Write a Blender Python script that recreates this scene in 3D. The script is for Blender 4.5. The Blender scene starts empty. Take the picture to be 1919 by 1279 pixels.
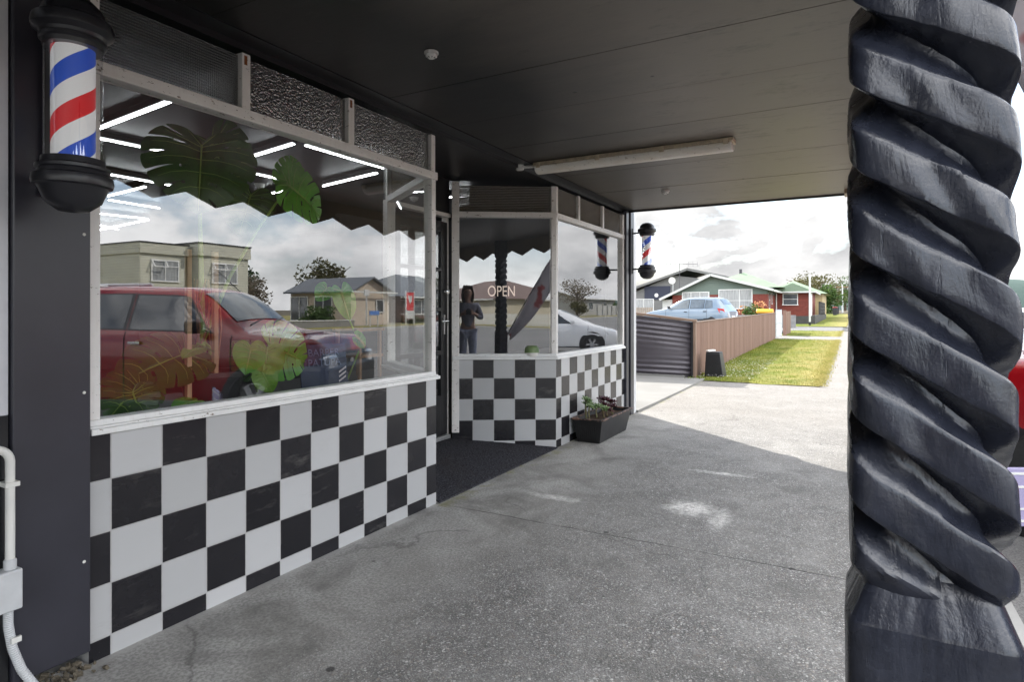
import bpy, bmesh, math, random
from mathutils import Vector, Matrix, noise
random.seed(7)
S = bpy.context.scene
COL = S.collection
PI = math.pi
rad = math.radians

# ------------------------------------------------------------------ helpers
def gz(x):
    return max(0.0, .008 * (x - 10))

def world_of(o):
    m = o.matrix_parent_inverse @ o.matrix_basis if o.parent else o.matrix_basis
    return world_of(o.parent) @ m if o.parent else m

class MB:
    """collects faces of one mesh object"""
    def __init__(s):
        s.bm = bmesh.new()
        s.uv = s.bm.loops.layers.uv.new('UVMap')
    def face(s, pts, uvs=None):
        vs = [s.bm.verts.new(p) for p in pts]
        f = s.bm.faces.new(vs)
        if uvs:
            for l, u in zip(f.loops, uvs):
                l[s.uv].uv = u
        return f
    def box(s, x0, x1, y0, y1, z0, z1, m=None):
        if x0 > x1: x0, x1 = x1, x0
        if y0 > y1: y0, y1 = y1, y0
        if z0 > z1: z0, z1 = z1, z0
        P = [(x0,y0,z0),(x1,y0,z0),(x1,y1,z0),(x0,y1,z0),(x0,y0,z1),(x1,y0,z1),(x1,y1,z1),(x0,y1,z1)]
        vs = [s.bm.verts.new(m @ Vector(p) if m else p) for p in P]
        for q in ((0,3,2,1),(4,5,6,7),(0,1,5,4),(1,2,6,5),(2,3,7,6),(3,0,4,7)):
            s.bm.faces.new([vs[i] for i in q])
    def bar(s, a, b, w, h, up=(0,0,1)):
        """rectangular bar from a to b; w across (horizontal), h along up"""
        a = Vector(a); b = Vector(b); d = (b-a).normalized(); up = Vector(up)
        r = d.cross(up)
        if r.length < 1e-5: r = d.cross(Vector((1,0,0)))
        r.normalize(); u = r.cross(d).normalized()
        vs = []
        for c in (a, b):
            for i, j in ((-1,-1),(1,-1),(1,1),(-1,1)):
                vs.append(s.bm.verts.new(c + r*(i*w/2) + u*(j*h/2)))
        for q in ((3,2,1,0),(4,5,6,7),(0,1,5,4),(1,2,6,5),(2,3,7,6),(3,0,4,7)):
            s.bm.faces.new([vs[i] for i in q])
    def prism(s, poly, f0, f1, cap=True):
        """poly: 2-D points; f0,f1 map a 2-D point to 3-D for both ends"""
        A = [s.bm.verts.new(f0(p)) for p in poly]; B = [s.bm.verts.new(f1(p)) for p in poly]
        n = len(poly)
        if cap:
            s.bm.faces.new(A[::-1]); s.bm.faces.new(B)
        for i in range(n):
            s.bm.faces.new([A[i], A[(i+1) % n], B[(i+1) % n], B[i]])
    def tube(s, pts, r, n=8, caps=True):
        pts = [Vector(p) for p in pts]
        rs = r if isinstance(r, (list, tuple)) else [r]*len(pts)
        rings = []
        ref = Vector((0.13, .31, .94))
        for i, p in enumerate(pts):
            if i == 0: d = pts[1]-p
            elif i == len(pts)-1: d = p-pts[i-1]
            else: d = pts[i+1]-pts[i-1]
            d.normalize()
            a = d.cross(ref)
            if a.length < .1: a = d.cross(Vector((1,0,0)))
            a.normalize(); b = d.cross(a)
            rings.append([s.bm.verts.new(p + (a*math.cos(2*PI*k/n) + b*math.sin(2*PI*k/n))*rs[i]) for k in range(n)])
        for i in range(len(rings)-1):
            for k in range(n):
                s.bm.faces.new([rings[i][k], rings[i][(k+1)%n], rings[i+1][(k+1)%n], rings[i+1][k]])
        if caps:
            s.bm.faces.new(rings[0][::-1]); s.bm.faces.new(rings[-1])
    def lathe(s, prof, c=(0,0,0), n=32, axis='z'):
        """prof: (r, h) pairs"""
        rings = []
        for r, h in prof:
            ring = []
            if r < 1e-5: r = 1e-5
            for k in range(n):
                a = 2*PI*k/n
                if axis == 'z': p = (c[0]+r*math.cos(a), c[1]+r*math.sin(a), c[2]+h)
                elif axis == 'y': p = (c[0]+r*math.cos(a), c[1]+h, c[2]+r*math.sin(a))
                else: p = (c[0]+h, c[1]+r*math.cos(a), c[2]+r*math.sin(a))
                ring.append(s.bm.verts.new(p))
            rings.append(ring)
        for i in range(len(rings)-1):
            for k in range(n):
                q = [rings[i][k], rings[i][(k+1)%n], rings[i+1][(k+1)%n], rings[i+1][k]]
                s.bm.faces.new(q)
    def grid(s, fn, nu, nv, uvfn=None):
        V = [[s.bm.verts.new(fn(i/nu, j/nv)) for j in range(nv+1)] for i in range(nu+1)]
        for i in range(nu):
            for j in range(nv):
                f = s.bm.faces.new([V[i][j], V[i+1][j], V[i+1][j+1], V[i][j+1]])
                if uvfn:
                    for l, (a, b) in zip(f.loops, ((i,j),(i+1,j),(i+1,j+1),(i,j+1))):
                        l[s.uv].uv = uvfn(a/nu, b/nv)
        return V
    def build(s, name, mat, parent=None, smooth=False, bevel=0, fix=True, xf=None):
        """xf None: vertices are world coordinates; xf 'local': in the parent's own frame"""
        if fix:
            bmesh.ops.remove_doubles(s.bm, verts=s.bm.verts, dist=1e-6)
            bmesh.ops.recalc_face_normals(s.bm, faces=s.bm.faces)
        me = bpy.data.meshes.new(name); s.bm.to_mesh(me); s.bm.free()
        if smooth:
            for p in me.polygons: p.use_smooth = True
            if smooth is not True:
                me.set_sharp_from_angle(angle=rad(smooth))
        o = bpy.data.objects.new(name, me); COL.objects.link(o)
        if isinstance(mat, (list, tuple)):
            for m in mat: me.materials.append(m)
        else: me.materials.append(mat)
        if parent:
            o.parent = parent
            if xf is None: o.matrix_parent_inverse = world_of(parent).inverted()
        if bevel:
            b = o.modifiers.new('bevel', 'BEVEL'); b.width = bevel; b.segments = 2; b.limit_method = 'ANGLE'; b.angle_limit = rad(40)
        return o

def thing(name, label, cat, loc=(0,0,0), rotz=0, group=None):
    o = bpy.data.objects.new(name, None); COL.objects.link(o)
    o.location = loc; o.rotation_euler = (0,0,rotz); o.empty_display_size = .1
    o['label'] = label; o['category'] = cat
    if group: o['group'] = group
    return o
def tag(o, label, cat, group=None, kind=None):
    o['label'] = label; o['category'] = cat
    if group: o['group'] = group
    if kind: o['kind'] = kind
    return o
def struct(o, kind='structure'):
    o['kind'] = kind
    return o
def to_mesh(o):
    """text curve to a plain mesh object"""
    bpy.context.view_layer.update()
    me = bpy.data.meshes.new_from_object(o.evaluated_get(bpy.context.evaluated_depsgraph_get()))
    n = bpy.data.objects.new(o.name, me); COL.objects.link(n)
    n.parent = o.parent; n.location = o.location; n.rotation_euler = o.rotation_euler; n.scale = o.scale
    nm = o.name; cu = o.data; bpy.data.objects.remove(o); bpy.data.curves.remove(cu); n.name = nm
    return n
def copy_tree(o, parent=None):
    c = o.copy(); COL.objects.link(c)
    if parent: c.parent = parent
    for ch in list(o.children): copy_tree(ch, c)
    return c

# ------------------------------------------------------------------ materials
def new_mat(name):
    m = bpy.data.materials.new(name); m.use_nodes = True
    nt = m.node_tree; nt.nodes.clear()
    return m, nt
class NT:
    def __init__(s, nt): s.nt = nt
    def n(s, t, **k):
        x = s.nt.nodes.new(t)
        for a, b in k.items():
            if a.startswith('i_'):
                x.inputs[a[2:].replace('_', ' ')].default_value = b
            else: setattr(x, a, b)
        return x
    def l(s, a, b): s.nt.links.new(a, b)
    def math(s, op, a, b=None, c=None, clamp=False):
        x = s.nt.nodes.new('ShaderNodeMath'); x.operation = op; x.use_clamp = clamp
        for i, v in enumerate((a, b, c)):
            if v is None: continue
            if isinstance(v, (int, float)): x.inputs[i].default_value = v
            else: s.nt.links.new(v, x.inputs[i])
        return x.outputs[0]
    def mix(s, f, a, b, blend='MIX'):
        x = s.nt.nodes.new('ShaderNodeMix'); x.data_type = 'RGBA'; x.blend_type = blend
        for i, v in ((0, f), (6, a), (7, b)):
            if isinstance(v, (int, float)): x.inputs[i].default_value = v
            elif isinstance(v, tuple): x.inputs[i].default_value = (*v[:3], 1)
            else: s.nt.links.new(v, x.inputs[i])
        return x.outputs[2]
    def ramp(s, f, stops):
        x = s.nt.nodes.new('ShaderNodeValToRGB'); e = x.color_ramp.elements
        while len(e) < len(stops): e.new(.5)
        for q, (p, c) in zip(e, stops):
            q.position = p; q.color = (c, c, c, 1) if isinstance(c, (int, float)) else (*c[:3], 1)
        s.nt.links.new(f, x.inputs[0]); return x.outputs[0]
    def noise(s, vec, scale, detail=4, rough=.55, dist=0):
        x = s.nt.nodes.new('ShaderNodeTexNoise'); x.inputs['Scale'].default_value = scale
        x.inputs['Detail'].default_value = detail; x.inputs['Roughness'].default_value = rough; x.inputs['Distortion'].default_value = dist
        if vec: s.nt.links.new(vec, x.inputs['Vector'])
        return x.outputs[0]
    def vor(s, vec, scale, feature='F1', out=0):
        x = s.nt.nodes.new('ShaderNodeTexVoronoi'); x.inputs['Scale'].default_value = scale; x.feature = feature
        if vec: s.nt.links.new(vec, x.inputs['Vector'])
        return x.outputs[out]
    def pos(s): return s.nt.nodes.new('ShaderNodeNewGeometry').outputs['Position']
    def obj(s): return s.nt.nodes.new('ShaderNodeTexCoord').outputs['Object']
    def uvc(s): return s.nt.nodes.new('ShaderNodeTexCoord').outputs['UV']
    def scale(s, v, k):
        x = s.nt.nodes.new('ShaderNodeVectorMath'); x.operation = 'MULTIPLY'; s.nt.links.new(v, x.inputs[0]); x.inputs[1].default_value = k
        return x.outputs[0]
    def sep(s, v):
        x = s.nt.nodes.new('ShaderNodeSeparateXYZ'); s.nt.links.new(v, x.inputs[0]); return x.outputs
    def bump(s, h, strength=.3, dist=.01, normal=None):
        x = s.nt.nodes.new('ShaderNodeBump'); x.inputs['Strength'].default_value = strength; x.inputs['Distance'].default_value = dist
        s.nt.links.new(h, x.inputs['Height'])
        if normal: s.nt.links.new(normal, x.inputs['Normal'])
        return x.outputs[0]
    def bsdf(s, color=None, rough=.5, metal=0, spec=.5, normal=None, coat=0, sheen=0, emit=None, estr=0):
        x = s.nt.nodes.new('ShaderNodeBsdfPrincipled')
        for k, v in (('Base Color', color), ('Roughness', rough), ('Metallic', metal), ('Specular IOR Level', spec), ('Coat Weight', coat), ('Normal', normal)):
            if v is None: continue
            if isinstance(v, (int, float)): x.inputs[k].default_value = v
            elif isinstance(v, tuple): x.inputs[k].default_value = (*v[:3], 1)
            else: s.nt.links.new(v, x.inputs[k])
        if emit: x.inputs['Emission Color'].default_value = (*emit, 1); x.inputs['Emission Strength'].default_value = estr
        return x.outputs[0]
    def out(s, sh):
        o = s.nt.nodes.new('ShaderNodeOutputMaterial'); s.nt.links.new(sh, o.inputs[0])

def plain(name, c, rough=.5, metal=0, spec=.5, var=.12, vs=6, bump=0, bs=60, coat=0, coord='obj', vec=(1,1,1)):
    """colour with cloudy variation and a fine bump"""
    m, nt = new_mat(name); q = NT(nt)
    v = q.scale(q.obj() if coord == 'obj' else q.pos(), vec)
    col = c
    if var:
        f = q.noise(v, vs, 5, .6)
        f = q.ramp(f, [(.3, 0.), (.7, 1.)])
        col = q.mix(f, tuple(x*(1-var) for x in c), tuple(min(1, x*(1+var)) for x in c))
    nm = q.bump(q.noise(v, bs, 4, .6), bump, .004) if bump else None
    q.out(q.bsdf(col, rough, metal, spec, nm, coat))
    return m
def emis(name, c, st):
    m, nt = new_mat(name); q = NT(nt)
    q.out(q.bsdf((.8,.8,.8), .4, emit=c, estr=st)); return m

def glass_mat(name, refl=.4, tint=(1,1,1), rough=0.0, wav=0.0, ws=1.2):
    """pane glass: part mirror, part clear; the rear face of the pane is clear"""
    m, nt = new_mat(name); q = NT(nt)
    nm = None
    if wav:
        nm = q.bump(q.noise(q.pos(), ws, 2, .5), wav, .05)
    t = q.n('ShaderNodeBsdfTransparent'); t.inputs[0].default_value = (*tint, 1)
    t2 = q.n('ShaderNodeBsdfTransparent')
    g = q.n('ShaderNodeBsdfGlossy'); g.inputs['Roughness'].default_value = rough; g.inputs['Color'].default_value = (.97,.98,1,1)
    if nm: q.l(nm, g.inputs['Normal'])
    lw = q.n('ShaderNodeLayerWeight'); lw.inputs[0].default_value = .25
    f = q.math('MULTIPLY_ADD', lw.outputs['Fresnel'], .55, refl, True)
    mx = q.n('ShaderNodeMixShader'); q.l(f, mx.inputs[0]); q.l(t.outputs[0], mx.inputs[1]); q.l(g.outputs[0], mx.inputs[2])
    ge = q.n('ShaderNodeNewGeometry')
    mb = q.n('ShaderNodeMixShader'); q.l(ge.outputs['Backfacing'], mb.inputs[0]); q.l(mx.outputs[0], mb.inputs[1]); q.l(t2.outputs[0], mb.inputs[2])
    q.out(mb.outputs[0])
    return m

def textured_glass(name, kind):
    m, nt = new_mat(name); q = NT(nt)
    v = q.pos()
    if kind == 'reed':
        z = q.sep(v)[2]
        h = q.math('SINE', q.math('MULTIPLY', z, 2*PI/.0158))
        nm = q.bump(q.math('MULTIPLY_ADD', h, .5, .5), 1.0, .009)
    elif kind == 'fluted':
        z = q.sep(v)[2]; x = q.sep(v)[0]
        h = q.math('ADD', q.math('SINE', q.math('MULTIPLY', z, 2*PI/.0123)), q.math('MULTIPLY', q.math('SINE', q.math('MULTIPLY', x, 2*PI/.0105)), .45))
        nm = q.bump(q.math('MULTIPLY_ADD', h, .5, .5), 1.0, .008)
    else:
        h = q.math('ADD', q.vor(v, 104, 'SMOOTH_F1'), q.math('MULTIPLY', q.noise(v, 60, 3), .5))
        nm = q.bump(h, .7, .006)
    g = q.n('ShaderNodeBsdfGlossy'); g.inputs['Roughness'].default_value = .1; g.inputs['Color'].default_value = (.62,.62,.62,1)
    q.l(nm, g.inputs['Normal'])
    r = q.n('ShaderNodeBsdfRefraction'); r.inputs['IOR'].default_value = 1.12; r.inputs['Roughness'].default_value = .06
    r.inputs['Color'].default_value = (.6,.6,.6,1); q.l(nm, r.inputs['Normal'])
    mx = q.n('ShaderNodeMixShader'); mx.inputs[0].default_value = .42
    q.l(r.outputs[0], mx.inputs[1]); q.l(g.outputs[0], mx.inputs[2]); fin = mx.outputs[0]
    if kind == 'reed':      # brownish reflected light painted in as a beige diffuse layer
        df = q.n('ShaderNodeBsdfDiffuse'); df.inputs[0].default_value = (.30,.25,.19,1); q.l(nm, df.inputs['Normal'])
        m2 = q.n('ShaderNodeMixShader'); m2.inputs[0].default_value = .38; q.l(fin, m2.inputs[1]); q.l(df.outputs[0], m2.inputs[2]); fin = m2.outputs[0]
    q.out(fin); return m

def tile_mat(name, phase):
    """checkered glazed wall tiles, UV in metres"""
    m, nt = new_mat(name); q = NT(nt)
    uv = q.uvc(); u, v, _ = q.sep(uv)
    a = q.math('DIVIDE', u, .2); b = q.math('DIVIDE', v, .2)
    ca = q.math('FLOOR', a); cb = q.math('FLOOR', b)
    par = q.math('MODULO', q.math('ADD', q.math('ADD', ca, cb), 100 + phase), 2)
    fa = q.math('ABSOLUTE', q.math('SUBTRACT', q.math('FRACT', a), .5)); fb = q.math('ABSOLUTE', q.math('SUBTRACT', q.math('FRACT', b), .5))
    edge = q.math('MAXIMUM', fa, fb)
    wb = q.math('MULTIPLY', q.math('SUBTRACT', q.noise(uv, 22, 3), .5), .006)
    edge = q.math('ADD', edge, wb)
    gr = q.ramp(edge, [(.4868, 0.), (.4892, 1.)])
    soft = q.ramp(edge, [(.472, 1.), (.4905, 0.)])
    cell = q.n('ShaderNodeTexWhiteNoise'); cell.noise_dimensions = '2D'
    cmb = q.n('ShaderNodeCombineXYZ'); q.l(ca, cmb.inputs[0]); q.l(cb, cmb.inputs[1]); q.l(cmb.outputs[0], cell.inputs['Vector'])
    rnd = cell.outputs[0]
    n1 = q.noise(uv, 14, 5, .6)
    wht = q.mix(rnd, (.44,.443,.448), (.52,.523,.53)); blk = q.mix(rnd, (.009,.009,.012), (.016,.0155,.019))
    blk = q.mix(q.ramp(n1, [(.45, 0.), (.8, .5)]), blk, (.024,.023,.026))
    c = q.mix(par, wht, blk)
    # scuffs low on the wall
    dirt = q.math('MULTIPLY', q.ramp(v, [(0., 1.), (.28, 0.)]), q.ramp(q.noise(uv, 9, 6, .7), [(.42, 0.), (.75, .45)]))
    c = q.mix(dirt, c, (.22,.20,.17))
    smear = q.math('MULTIPLY', q.ramp(q.noise(q.scale(uv, (1, 3.5, 1)), 3.1, 7, .75), [(.55, 0.), (.72, .28)]), q.ramp(q.noise(uv, 1.3, 3), [(.42, 0.), (.62, 1.)]))
    c = q.mix(smear, c, (.30,.285,.26))
    sp = q.ramp(q.vor(uv, 21), [(.012, 1.), (.02, 0.)])
    c = q.mix(q.math('MULTIPLY', sp, .5), c, (.35,.34,.33))
    grout = q.mix(q.noise(uv, 30, 3), (.30,.30,.30), (.46,.45,.44))
    c = q.mix(gr, c, grout)
    ro = q.math('MULTIPLY_ADD', gr, .5, q.math('MULTIPLY_ADD', n1, .12, .17))
    tilt = q.math('MULTIPLY', q.math('SUBTRACT', rnd, .5), q.math('FRACT', a))
    hh = q.math('ADD', soft, q.math('MULTIPLY', tilt, .6))
    nm = q.bump(hh, .5, .0015)
    nm = q.bump(q.noise(uv, 120, 2), .03, .002, nm)
    q.out(q.bsdf(c, ro, 0, .5, nm)); return m

def chipped_white(name, base=(.88,.85,.82), chip=.62):
    m, nt = new_mat(name); q = NT(nt); v = q.pos()
    c = q.mix(q.ramp(q.noise(v, 3, 5), [(.35, 0.), (.7, 1.)]), tuple(x*.86 for x in base), base)
    streak = q.ramp(q.noise(q.scale(v, (30, 30, 3)), 2, 5, .7), [(.5, 0.), (.8, .35)])
    c = q.mix(streak, c, (.62,.57,.52))
    ch = q.ramp(q.noise(q.scale(v, (1, 1, 2.2)), 26, 6, .72), [(chip, 0.), (chip+.012, 1.)])
    cc = q.mix(q.noise(v, 60, 2), (.05,.045,.04), (.25,.17,.11))
    c = q.mix(ch, c, cc)
    ht = q.math('SUBTRACT', q.math('MULTIPLY', q.noise(v, 45, 4), .5), ch)
    q.out(q.bsdf(c, .42, 0, .4, q.bump(ht, .35, .003))); return m

M = {}
M['glass'] = glass_mat('shop_glass', .19, (.93,.95,.94), wav=.0035)
M['clearglass'] = glass_mat('clear_tube', .10)
M['reed'] = textured_glass('reeded_glass', 'reed')
M['flute'] = textured_glass('fluted_glass', 'fluted')
M['hammer'] = textured_glass('hammered_glass', 'hammer')
M['white_frame'] = chipped_white('white_frame_paint')
M['white_sill'] = chipped_white('white_sill_paint', (.86,.86,.85), .655)
M['charcoal'] = plain('charcoal_panel', (.031,.031,.041), .33, 0, .5, .16, 3, .05, 200)
M['black_trim'] = plain('black_trim', (.012,.012,.014), .35, 0, .5, .2, 8, .1, 60)
M['black_plastic'] = plain('black_plastic', (.022,.022,.026), .30, 0, .5, .1, 9, .03, 150)
M['white_plastic'] = plain('white_plastic', (.72,.71,.67), .4, 0, .5, .06, 6, .02)
M['grey_plastic'] = plain('grey_plastic', (.55,.56,.57), .45, 0, .5, .08, 12, .03)
M['chrome'] = plain('chrome', (.75,.75,.75), .15, 1, .5, 0)
M['steel'] = plain('galvanised_steel', (.55,.56,.57), .38, .8, .5, .15, 20)
M['tyre'] = plain('tyre_rubber', (.02,.02,.02), .8, 0, .3, .2, 30, .2)
M['wood_stake'] = plain('raw_timber', (.52,.33,.19), .7, 0, .3, .3, 8, .3, 40, vec=(1,1,.12))
M['soil'] = plain('soil', (.07,.045,.03), .9, 0, .2, .5, 40, .9, 60)
M['rust'] = plain('rust', (.22,.08,.03), .8, 0, .2, .5, 40, .4)
M['black_iron'] = plain('dark_iron', (.05,.045,.055), .45, 0, .5, .12, 6, .05)
M['led'] = emis('led_tube', (.93,.97,1), 6)
# ------------------------------------------------------------------ ground
def concrete_mat():
    m, nt = new_mat('footpath_concrete'); q = NT(nt); v = q.pos(); x, y, z = q.sep(v)
    big = q.noise(v, .55, 5, .62); mid = q.noise(v, 2.1, 8, .68, .8); fine = q.noise(v, 70, 3, .6)
    c = q.mix(q.ramp(big, [(.35, 0.), (.68, 1.)]), (.285,.275,.255), (.37,.36,.335))
    c = q.mix(q.ramp(mid, [(.44, 0.), (.60, .85)]), c, (.47,.46,.44))
    c = q.mix(q.ramp(mid, [(.30, .8), (.46, 0.)]), c, (.17,.165,.16))
    c = q.mix(q.ramp(q.noise(v, 1.1, 4, .6), [(.55, 0.), (.75, .35)]), c, (.19,.175,.15))
    c = q.mix(q.ramp(fine, [(.38, .6), (.60, 0.)]), c, (.15,.147,.142))
    # exposed aggregate, stronger towards the street where the skin has worn off
    wear = q.math('ADD', q.ramp(q.math('MULTIPLY', y, -1), [(.45, 0.), (2.2, .88)]), q.math('MULTIPLY', q.math('SUBTRACT', big, .5), 1.1), None, True)
    far = q.ramp(q.math('DIVIDE', x, 20), [(.33, 0.), (.42, .9)])
    wear = q.math('MAXIMUM', wear, far)
    warp = q.n('ShaderNodeTexNoise'); warp.inputs['Scale'].default_value = 40; q.l(v, warp.inputs['Vector'])
    vw = q.n('ShaderNodeVectorMath'); vw.operation = 'MULTIPLY_ADD'; q.l(warp.outputs[1], vw.inputs[0]); vw.inputs[1].default_value = (.012,.012,.012); q.l(v, vw.inputs[2])
    def stones(scale):
        vo = q.n('ShaderNodeTexVoronoi'); vo.inputs['Scale'].default_value = scale; vo.inputs['Randomness'].default_value = 1; q.l(vw.outputs[0], vo.inputs['Vector'])
        pick = q.sep(vo.outputs['Color'])
        st = q.ramp(pick[0], [(.0, (.12,.117,.112)), (.45, (.20,.195,.187)), (.72, (.29,.285,.275)), (.90, (.44,.43,.41)), (1.0, (.66,.64,.62))])
        st = q.mix(q.ramp(pick[1], [(.80, 0.), (.9, .55)]), st, (.27,.21,.16))
        return st, q.ramp(vo.outputs[0], [(.34, 1.), (.62, 0.)])
    s1, m1 = stones(86); s2, m2 = stones(150)
    agg = q.mix(m2, (.115,.112,.108), s2); agg = q.mix(q.math('MULTIPLY', m1, q.ramp(q.noise(v, 24, 3), [(.42, 0.), (.56, 1.)])), agg, s1)
    stone = q.math('MAXIMUM', m1, m2)
    patchy = q.ramp(q.noise(v, 3.4, 6, .7), [(.34, .55), (.6, 1.)])
    c2 = q.mix(q.math('MULTIPLY', wear, patchy), c, agg)
    # paler skim patch and scrapes
    def patch(px, py, r0, r1, stx=1.0, sty=1.0):
        dx = q.math('MULTIPLY', q.math('SUBTRACT', x, px), stx); dy = q.math('MULTIPLY', q.math('SUBTRACT', y, py), sty)
        d = q.math('SQRT', q.math('ADD', q.math('MULTIPLY', dx, dx), q.math('MULTIPLY', dy, dy)))
        d = q.math('ADD', d, q.math('MULTIPLY', q.math('SUBTRACT', q.noise(v, 9, 6, .75), .5), .34))
        return q.ramp(d, [(r0, 1.), (r1, 0.)])
    p = q.math('MAXIMUM', patch(4.176, -1.542, .07, .19), patch(4.035, -1.763, .0, .16, .6, 2.2))
    p = q.math('MAXIMUM', p, patch(5.185, -1.556, -.02, .16, 2.6, .55))
    p = q.math('MAXIMUM', p, patch(3.954, -0.653, -.04, .13, 1.8, .6))
    p = q.math('MULTIPLY', p, q.ramp(q.noise(v, 26, 5, .8), [(.36, .12), (.58, 1.)]))
    c2 = q.mix(q.math('MULTIPLY', p, .9), c2, (.80,.78,.75))
    # hairline cracks
    cw = q.n('ShaderNodeVectorMath'); cw.operation = 'MULTIPLY_ADD'; q.l(warp.outputs[1], cw.inputs[0]); cw.inputs[1].default_value = (.05,.05,.0); q.l(v, cw.inputs[2])
    cw2 = q.n('ShaderNodeVectorMath'); cw2.operation = 'MULTIPLY_ADD'; n9 = q.n('ShaderNodeTexNoise'); n9.inputs['Scale'].default_value = 1.6; n9.inputs['Detail'].default_value = 5; q.l(v, n9.inputs['Vector']); q.l(n9.outputs[1], cw2.inputs[0]); cw2.inputs[1].default_value = (.7,.7,0); q.l(cw.outputs[0], cw2.inputs[2])
    ck = q.ramp(q.vor(cw2.outputs[0], .42, 'DISTANCE_TO_EDGE'), [(.0008, 1.), (.0028, 0.)])
    ck = q.math('MULTIPLY', ck, q.ramp(q.noise(v, 1.1, 2), [(.46, 0.), (.60, .5)]))
    c2 = q.mix(ck, c2, (.05,.048,.045))
    # saw-cut joints and a crack
    wob = q.math('MULTIPLY', q.math('SUBTRACT', q.noise(v, 3.2, 5, .7), .5), .05)
    jn = None
    for xx in (.4, 3.44, 6.86, 9.9):
        d = q.math('ABSOLUTE', q.math('ADD', q.math('SUBTRACT', x, xx), wob))
        e = q.ramp(d, [(.002, 1.), (.008, 0.)]); jn = e if jn is None else q.math('MAXIMUM', jn, e)
    d = q.math('ABSOLUTE', q.math('ADD', q.math('SUBTRACT', y, -1.585), q.math('MULTIPLY', wob, .2)))
    e = q.math('MULTIPLY', q.ramp(d, [(.002, 1.), (.006, 0.)]), q.math('GREATER_THAN', .5, q.math('ABSOLUTE', q.math('SUBTRACT', x, 1.05))))
    jn = q.math('MAXIMUM', jn, e)
    jn = q.math('MULTIPLY', jn, q.ramp(q.noise(v, 5, 3), [(.38, .25), (.6, .95)]))
    c2 = q.mix(jn, c2, (.03,.028,.026))
    spot = q.ramp(q.vor(v, 2.6), [(.035, 1.), (.05, 0.)])
    c2 = q.mix(q.math('MULTIPLY', spot, .85), c2, (.035,.034,.034))
    pale = q.mix(far, c2, q.mix(.36, c2, (.165,.14,.108)))
    hn = q.math('MULTIPLY', q.ramp(q.math('ADD', q.math('MULTIPLY', y, -1), q.math('MULTIPLY', q.math('SUBTRACT', mid, .5), .22)), [(.03, 1.), (.075, 0.)]), q.math('LESS_THAN', x, 3.42))
    pale = q.mix(q.math('MULTIPLY', hn, .7), pale, (.42,.41,.39))
    ms = q.math('MULTIPLY', q.ramp(q.math('ABSOLUTE', q.math('ADD', y, .05)), [(.02, 1.), (.11, 0.)]), q.ramp(q.noise(v, 6, 5, .7), [(.48, 0.), (.66, .75)]))
    pale = q.mix(q.math('MULTIPLY', ms, q.math('GREATER_THAN', x, 3.4)), pale, (.20,.19,.07))
    oil = q.math('MULTIPLY', q.ramp(q.noise(v, 1.7, 5, .65, .6), [(.56, 0.), (.70, .55)]), q.ramp(x, [(0., 1.), (1., 1.)]))
    pale = q.mix(q.math('MULTIPLY', oil, q.math('LESS_THAN', x, 6.5)), pale, (.10,.097,.09))
    h = q.math('ADD', q.math('MULTIPLY', stone, q.math('MULTIPLY', wear, .7)), q.math('MULTIPLY', fine, .5))
    h = q.math('SUBTRACT', q.math('ADD', h, q.math('MULTIPLY', mid, .8)), q.math('MULTIPLY', jn, 2))
    q.out(q.bsdf(pale, .72, 0, .35, q.bump(h, .55, .004))); return m
M['footpath'] = concrete_mat()
def asphalt():
    m, nt = new_mat('road_chipseal'); q = NT(nt); v = q.pos()
    c = q.mix(q.ramp(q.noise(v, .18, 5, .6), [(.35, 0.), (.7, 1.)]), (.16,.158,.155), (.225,.22,.215))
    c = q.mix(q.ramp(q.noise(v, 90, 2), [(.35, .7), (.6, 0.)]), c, (.06,.06,.06))
    c = q.mix(q.ramp(q.noise(q.scale(v, (.3, 1, 1)), .5, 4), [(.55, 0.), (.75, .5)]), c, (.12,.12,.12))
    q.out(q.bsdf(c, .85, 0, .3, q.bump(q.noise(v, 120, 2), .5, .006))); return m
M['road'] = asphalt()
def grass_mat(name, a=(.115,.185,.022), b=(.31,.31,.06), dry=(.46,.39,.15)):
    m, nt = new_mat(name); q = NT(nt); v = q.pos()
    c = q.mix(q.ramp(q.noise(v, .9, 5, .6), [(.3, 0.), (.7, 1.)]), a, b)
    yy = q.math('MULTIPLY_ADD', q.sep(v)[1], -.55, -.30, True)
    c = q.mix(q.ramp(q.math('ADD', q.noise(v, 2.2, 6, .7), q.math('MULTIPLY', yy, .28)), [(.50, 0.), (.74, .9)]), c, dry)
    c = q.mix(q.ramp(q.noise(v, 45, 3), [(.3, .6), (.6, 0.)]), c, tuple(x*.35 for x in a))
    tr = q.n('ShaderNodeBsdfTranslucent'); q.l(c, tr.inputs[0]); mx = q.n('ShaderNodeMixShader'); mx.inputs[0].default_value = .35
    q.l(q.bsdf(c, .85, 0, .2, q.bump(q.noise(v, 60, 3), .5, .01)), mx.inputs[1]); q.l(tr.outputs[0], mx.inputs[2]); q.out(mx.outputs[0]); return m
M['grass'] = grass_mat('grass')
M['slab'] = plain('pale_slab', (.21,.205,.193), .75, 0, .3, .14, 1.3, .2, 60, coord='pos')
M['kerb'] = plain('kerb_concrete', (.33,.325,.31), .8, 0, .3, .2, 2, .3, 40, coord='pos')
M['earth'] = plain('earth', (.10,.085,.06), .95, 0, .2, .35, .4, .3, 10, coord='pos')

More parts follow.
